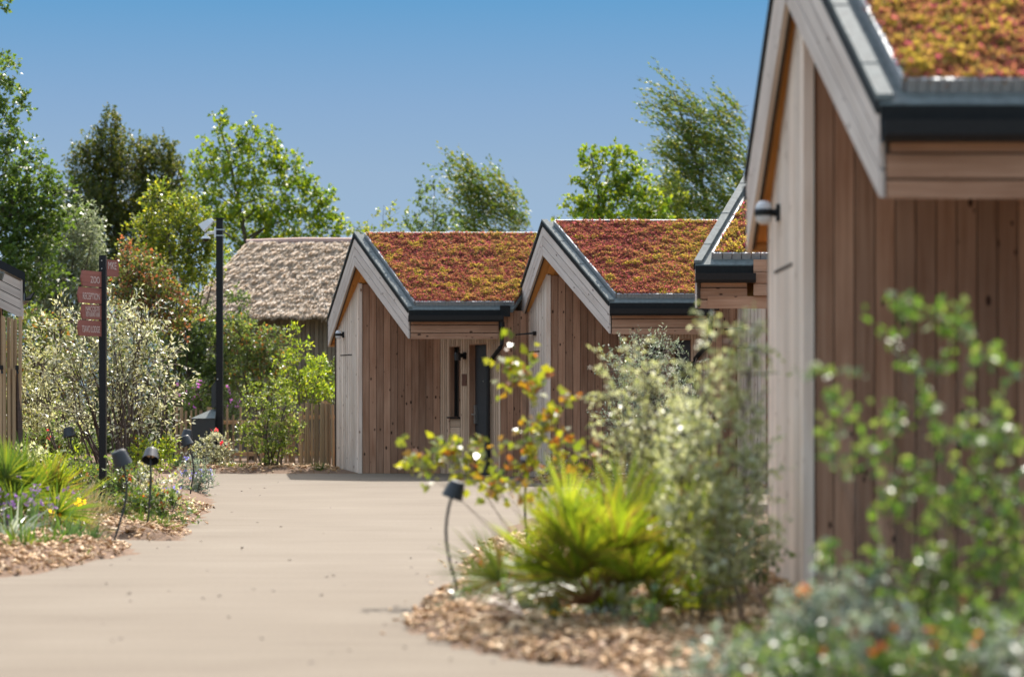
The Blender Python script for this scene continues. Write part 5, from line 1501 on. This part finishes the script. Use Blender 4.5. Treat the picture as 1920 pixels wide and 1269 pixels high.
rb = [(915, 1095, 26, 30, 'l_grass', 12.9, 'bright green clump between the flax blades and the palm fans', None, 1.0),
      (975, 1140, 34, 30, 'l_sage', 12.1, 'pale clump on the bark at the left foot of the large palm', None, .8),
      (1040, 1165, 30, 24, 'l_mid', 11.7, 'low green clump in front of the large palm trunk', 'fl_yellow', .8),
      (1165, 1150, 34, 34, 'l_olive', 11.6, 'pale grey clump in front of the right fans of the large palm', None, .8),
      (1225, 1165, 30, 26, 'l_round', 11.3, 'small glossy clump on the open bark right of the large palm', None, .8),
      (945, 1065, 34, 36, 'l_mid', 14.2, 'bushy green clump behind the flax, at the path edge', 'fl_orange', 1.0),
      (1075, 1100, 50, 44, 'l_round', 13.0, 'glossy green clump right under the large sunlit palm', None, 1.0),
      (1290, 1110, 44, 34, 'l_round', 12.2, 'glossy green clump on the bark between the second palm and the wall', None, .9),
      (1340, 1060, 60, 44, 'l_olive', 12.6, 'grey green clump in front of the whitish bush, above the bark', None, 1.3),
      (1390, 1030, 44, 50, 'l_round', 12.8, 'dark green clump at the foot of the whitish bush, near the pale wall', None, 1.4),
      (1310, 1000, 50, 40, 'l_mid', 14.6, 'green clump between the upright palm and the whitish bush', 'fl_orange', 1.2),
      (1130, 960, 60, 36, 'l_orange', 17.0, 'mottled green and orange clump behind the large sunlit palm', 'fl_orange', 1.0),
      (1040, 985, 40, 30, 'l_lime', 16.0, 'low lime clump at the path side of the right bed, behind the flax', None, 1.0),
      (1250, 965, 50, 40, 'l_lime', 17.0, 'yellow green clump below the rounded olive shrub', 'fl_red', 1.2),
      (920, 1110, 30, 34, 'l_grass', 13.4, 'dark green clump between the leaning lamp and the palm', None, 1.0),
      (1180, 1150, 46, 30, 'l_sage', 11.9, 'pale sage clump on the bark right of the palm foot', None, 1.0),
      (990, 1130, 40, 36, 'l_olive', 12.9, 'pale speckled clump under the left fans of the large palm', None, 1.0),
      (870, 1130, 14, 12, 'l_sage', 13.0, 'tiny sage seedling at the foot of the leaning lamp', None, .8)]
for (px, py, rx, ry, mat, Y, lab, fl, cv) in rb:
    plant('perennial_clump', lab, 'perennial', (PX(px, Y), Y), Y, [(px - rx * .4, py, rx * .7, ry * .8), (px + rx * .45, py + 5, rx * .7, ry * .8), (px, py + ry * .7, rx, ry * .6)], .04, .024, mat, bark='twig', cover=cv * 1.9, trunk_r=.006, stems=8, crown='foliage', trunk='stem', tl=.1, group='perennials of the right bed',
          extra=blossoms(fl, 5, .025, zmin=.4) if fl else None)
# planting against the middle cabin wall
for (px, py, rx, ry, mat, Y, lab) in ((1035, 880, 22, 22, 'l_silver', 36.0, 'small white leaved plant at the foot of the middle cabin gable wall'), (1085, 890, 30, 14, 'l_grass', 35.9, 'low grassy plants along the porch wall of the middle cabin'), (1150, 890, 36, 14, 'l_sage', 35.6, 'low grey plants at the right end of the middle cabin porch'), (1010, 898, 14, 6, 'l_mid', 36.2, 'flat green plant at the corner between the two left cabins')):
    plant('border_plant', lab, 'plant', (PX(px, Y), Y), Y, [(px, py, rx, ry), (px + rx * .4, py - ry * .3, rx * .6, ry)], .05, .02, mat, bark='twig', cover=1.5, trunk_r=.006, stems=8, crown='foliage', trunk='stem', tl=.15, group='plants along the middle cabin')

# ---- foreground right
plant('round_leaved_shrub', 'tall round leaved shrub before the dark boards of the near cabin, very blurred', 'shrub', (PX(1760, 8.4), 8.4), 8.4,
      [(1690, 565, 26, 22, 0, .8), (1720, 610, 34, 26, 0), (1790, 625, 44, 26, 0), (1825, 665, 30, 22, 0), (1680, 650, 46, 22, 0, .8), (1555, 690, 30, 18, 0, .8), (1540, 775, 24, 14, 0, .8), (1600, 775, 34, 22, 0), (1730, 780, 56, 32, 0), (1850, 790, 44, 34, 0), (1915, 800, 26, 30, 0), (1560, 870, 30, 24, 0, .9), (1600, 900, 26, 16, 0, .7), (1770, 840, 44, 26, 0, .8), (1700, 920, 60, 36, 0, .8), (1830, 900, 54, 34, 0), (1660, 970, 40, 30, 0, .8), (1780, 990, 60, 44, 0), (1900, 950, 44, 44, 0, .8), (1720, 1060, 70, 44, 0, .8), (1850, 1060, 60, 50, 0, .8), (1530, 1020, 26, 20, 0, .5), (1800, 1150, 80, 50, 0, .9), (1910, 1130, 60, 50, 0, 1), (1680, 880, 40, 26, 0, .9), (1880, 850, 50, 36, 0, 1), (1740, 700, 40, 26, 0, .8), (1860, 720, 36, 26, 0, .7), (1660, 1080, 50, 40, 0, .9), (1760, 1100, 70, 50, 0, .9), (1880, 1010, 60, 50, 0, 1), (1700, 1180, 70, 50, 0, .9), (1640, 800, 30, 20, 0, .6), (1840, 960, 60, 40, 0, .9)],
      .040, .033, 'l_round', bark='twig', cover=2.1, nn=.6, foot=.3, trunk_r=.005, stems=30, crown='foliage', trunk='stem', tl=.08, per=7, depth=1.3, twigs=.3)
fg = [(1600, 1110, 60, 40, 'l_sage', 8.3, 'pale sage mound against the dark boards right of the pale wall', None, 1.2),
      (1460, 1262, 90, 40, 'l_round', 7.8, 'green ground plants under the silvery ones at the bottom edge', None, 1.2),
      (1640, 1262, 90, 40, 'l_round', 7.6, 'deep green ground plants at the bottom edge, below the grey green mound', 'fl_orange', 1.3),
      (1850, 1180, 80, 50, 'l_round', 7.7, 'deep green plants behind the bottom right corner clump', None, 1.2),
      (1400, 1235, 90, 46, 'l_sage', 8.4, 'silvery ground plants at the bottom edge, left of the near cabin wall foot', None, 1.25),
      (1300, 1260, 70, 30, 'l_sage', 8.2, 'thin grey ground plants at the bottom edge where bark meets path', None, .8),
      (1520, 1160, 60, 60, 'l_sage', 8.2, 'silvery mound in front of the foot of the pale wall', 'fl_orange', 1.4),
      (1540, 1240, 80, 50, 'l_round', 7.8, 'green clump with orange flowers at the bottom edge, right of the silvery mound', 'fl_orange', 1.1),
      (1660, 1200, 70, 60, 'l_sage', 7.8, 'grey green mound with an orange flower below the round leaved shrub', 'fl_orange', 1.2),
      (1780, 1240, 80, 50, 'l_round', 7.5, 'dark green clump at the bottom right, under the round leaved shrub', 'fl_orange', 1.1),
      (1890, 1240, 70, 60, 'l_sage', 7.4, 'silvery clump in the bottom right corner', None, 1.1),
      (1450, 1180, 44, 40, 'l_grass', 8.9, 'green tuft hiding the left foot of the pale wall', None, 1.1)]
for (px, py, rx, ry, mat, Y, lab, fl, cv) in fg:
    cv *= 1.9
    plant('ground_plant', lab, 'plant', (PX(px, Y), Y), Y, [(px - rx * .4, py, rx * .7, ry * .8), (px + rx * .45, py + 5, rx * .7, ry * .8), (px, py + ry * .8, rx, ry * .7)], .034, .02, mat, bark='twig', cover=cv, trunk_r=.006, stems=9, crown='foliage', trunk='stem', tl=.08, per=8, group='plants at the bottom right',
          nn=.5, extra=blossoms(fl, 2, .035, zmin=.5) if fl else None)
grass('dry_grass', 'rusty dry blades before the dark boards, inside the round leaved shrub', (PX(1850, 8.6), 8.6), .7, 9, .022, 'l_rust', spread=.25, droop=.1, group='dry rusty grasses')
grass('dry_grass', 'rusty dry grass blades at the foot of the pale wall', (PX(1520, 10.4), 10.4), .5, 10, .02, 'l_rust', spread=.35, droop=.2, group='dry rusty grasses')

# ---- leaves and grit scattered on the path
n = 110
px = rng.uniform(150, 1150, n); py = 900 + 345 * rng.random(n) ** 1.3
Cx = np.array([tuple(G(a, b)) for a, b in zip(px, py)]); Cx[:, 2] = .006
fast_mesh('fallen_leaves', leaf_verts(Cx, rng.normal(0, 1, (n, 3)) * np.array((1, 1, .15)), np.tile((0, 0, 1.), (n, 1)) + rng.normal(0, .2, (n, 3)), rng.uniform(.02, .05, n), rng.uniform(.012, .03, n), .2), 4, M['twig'])
COL.objects[-1]['kind'] = 'stuff'
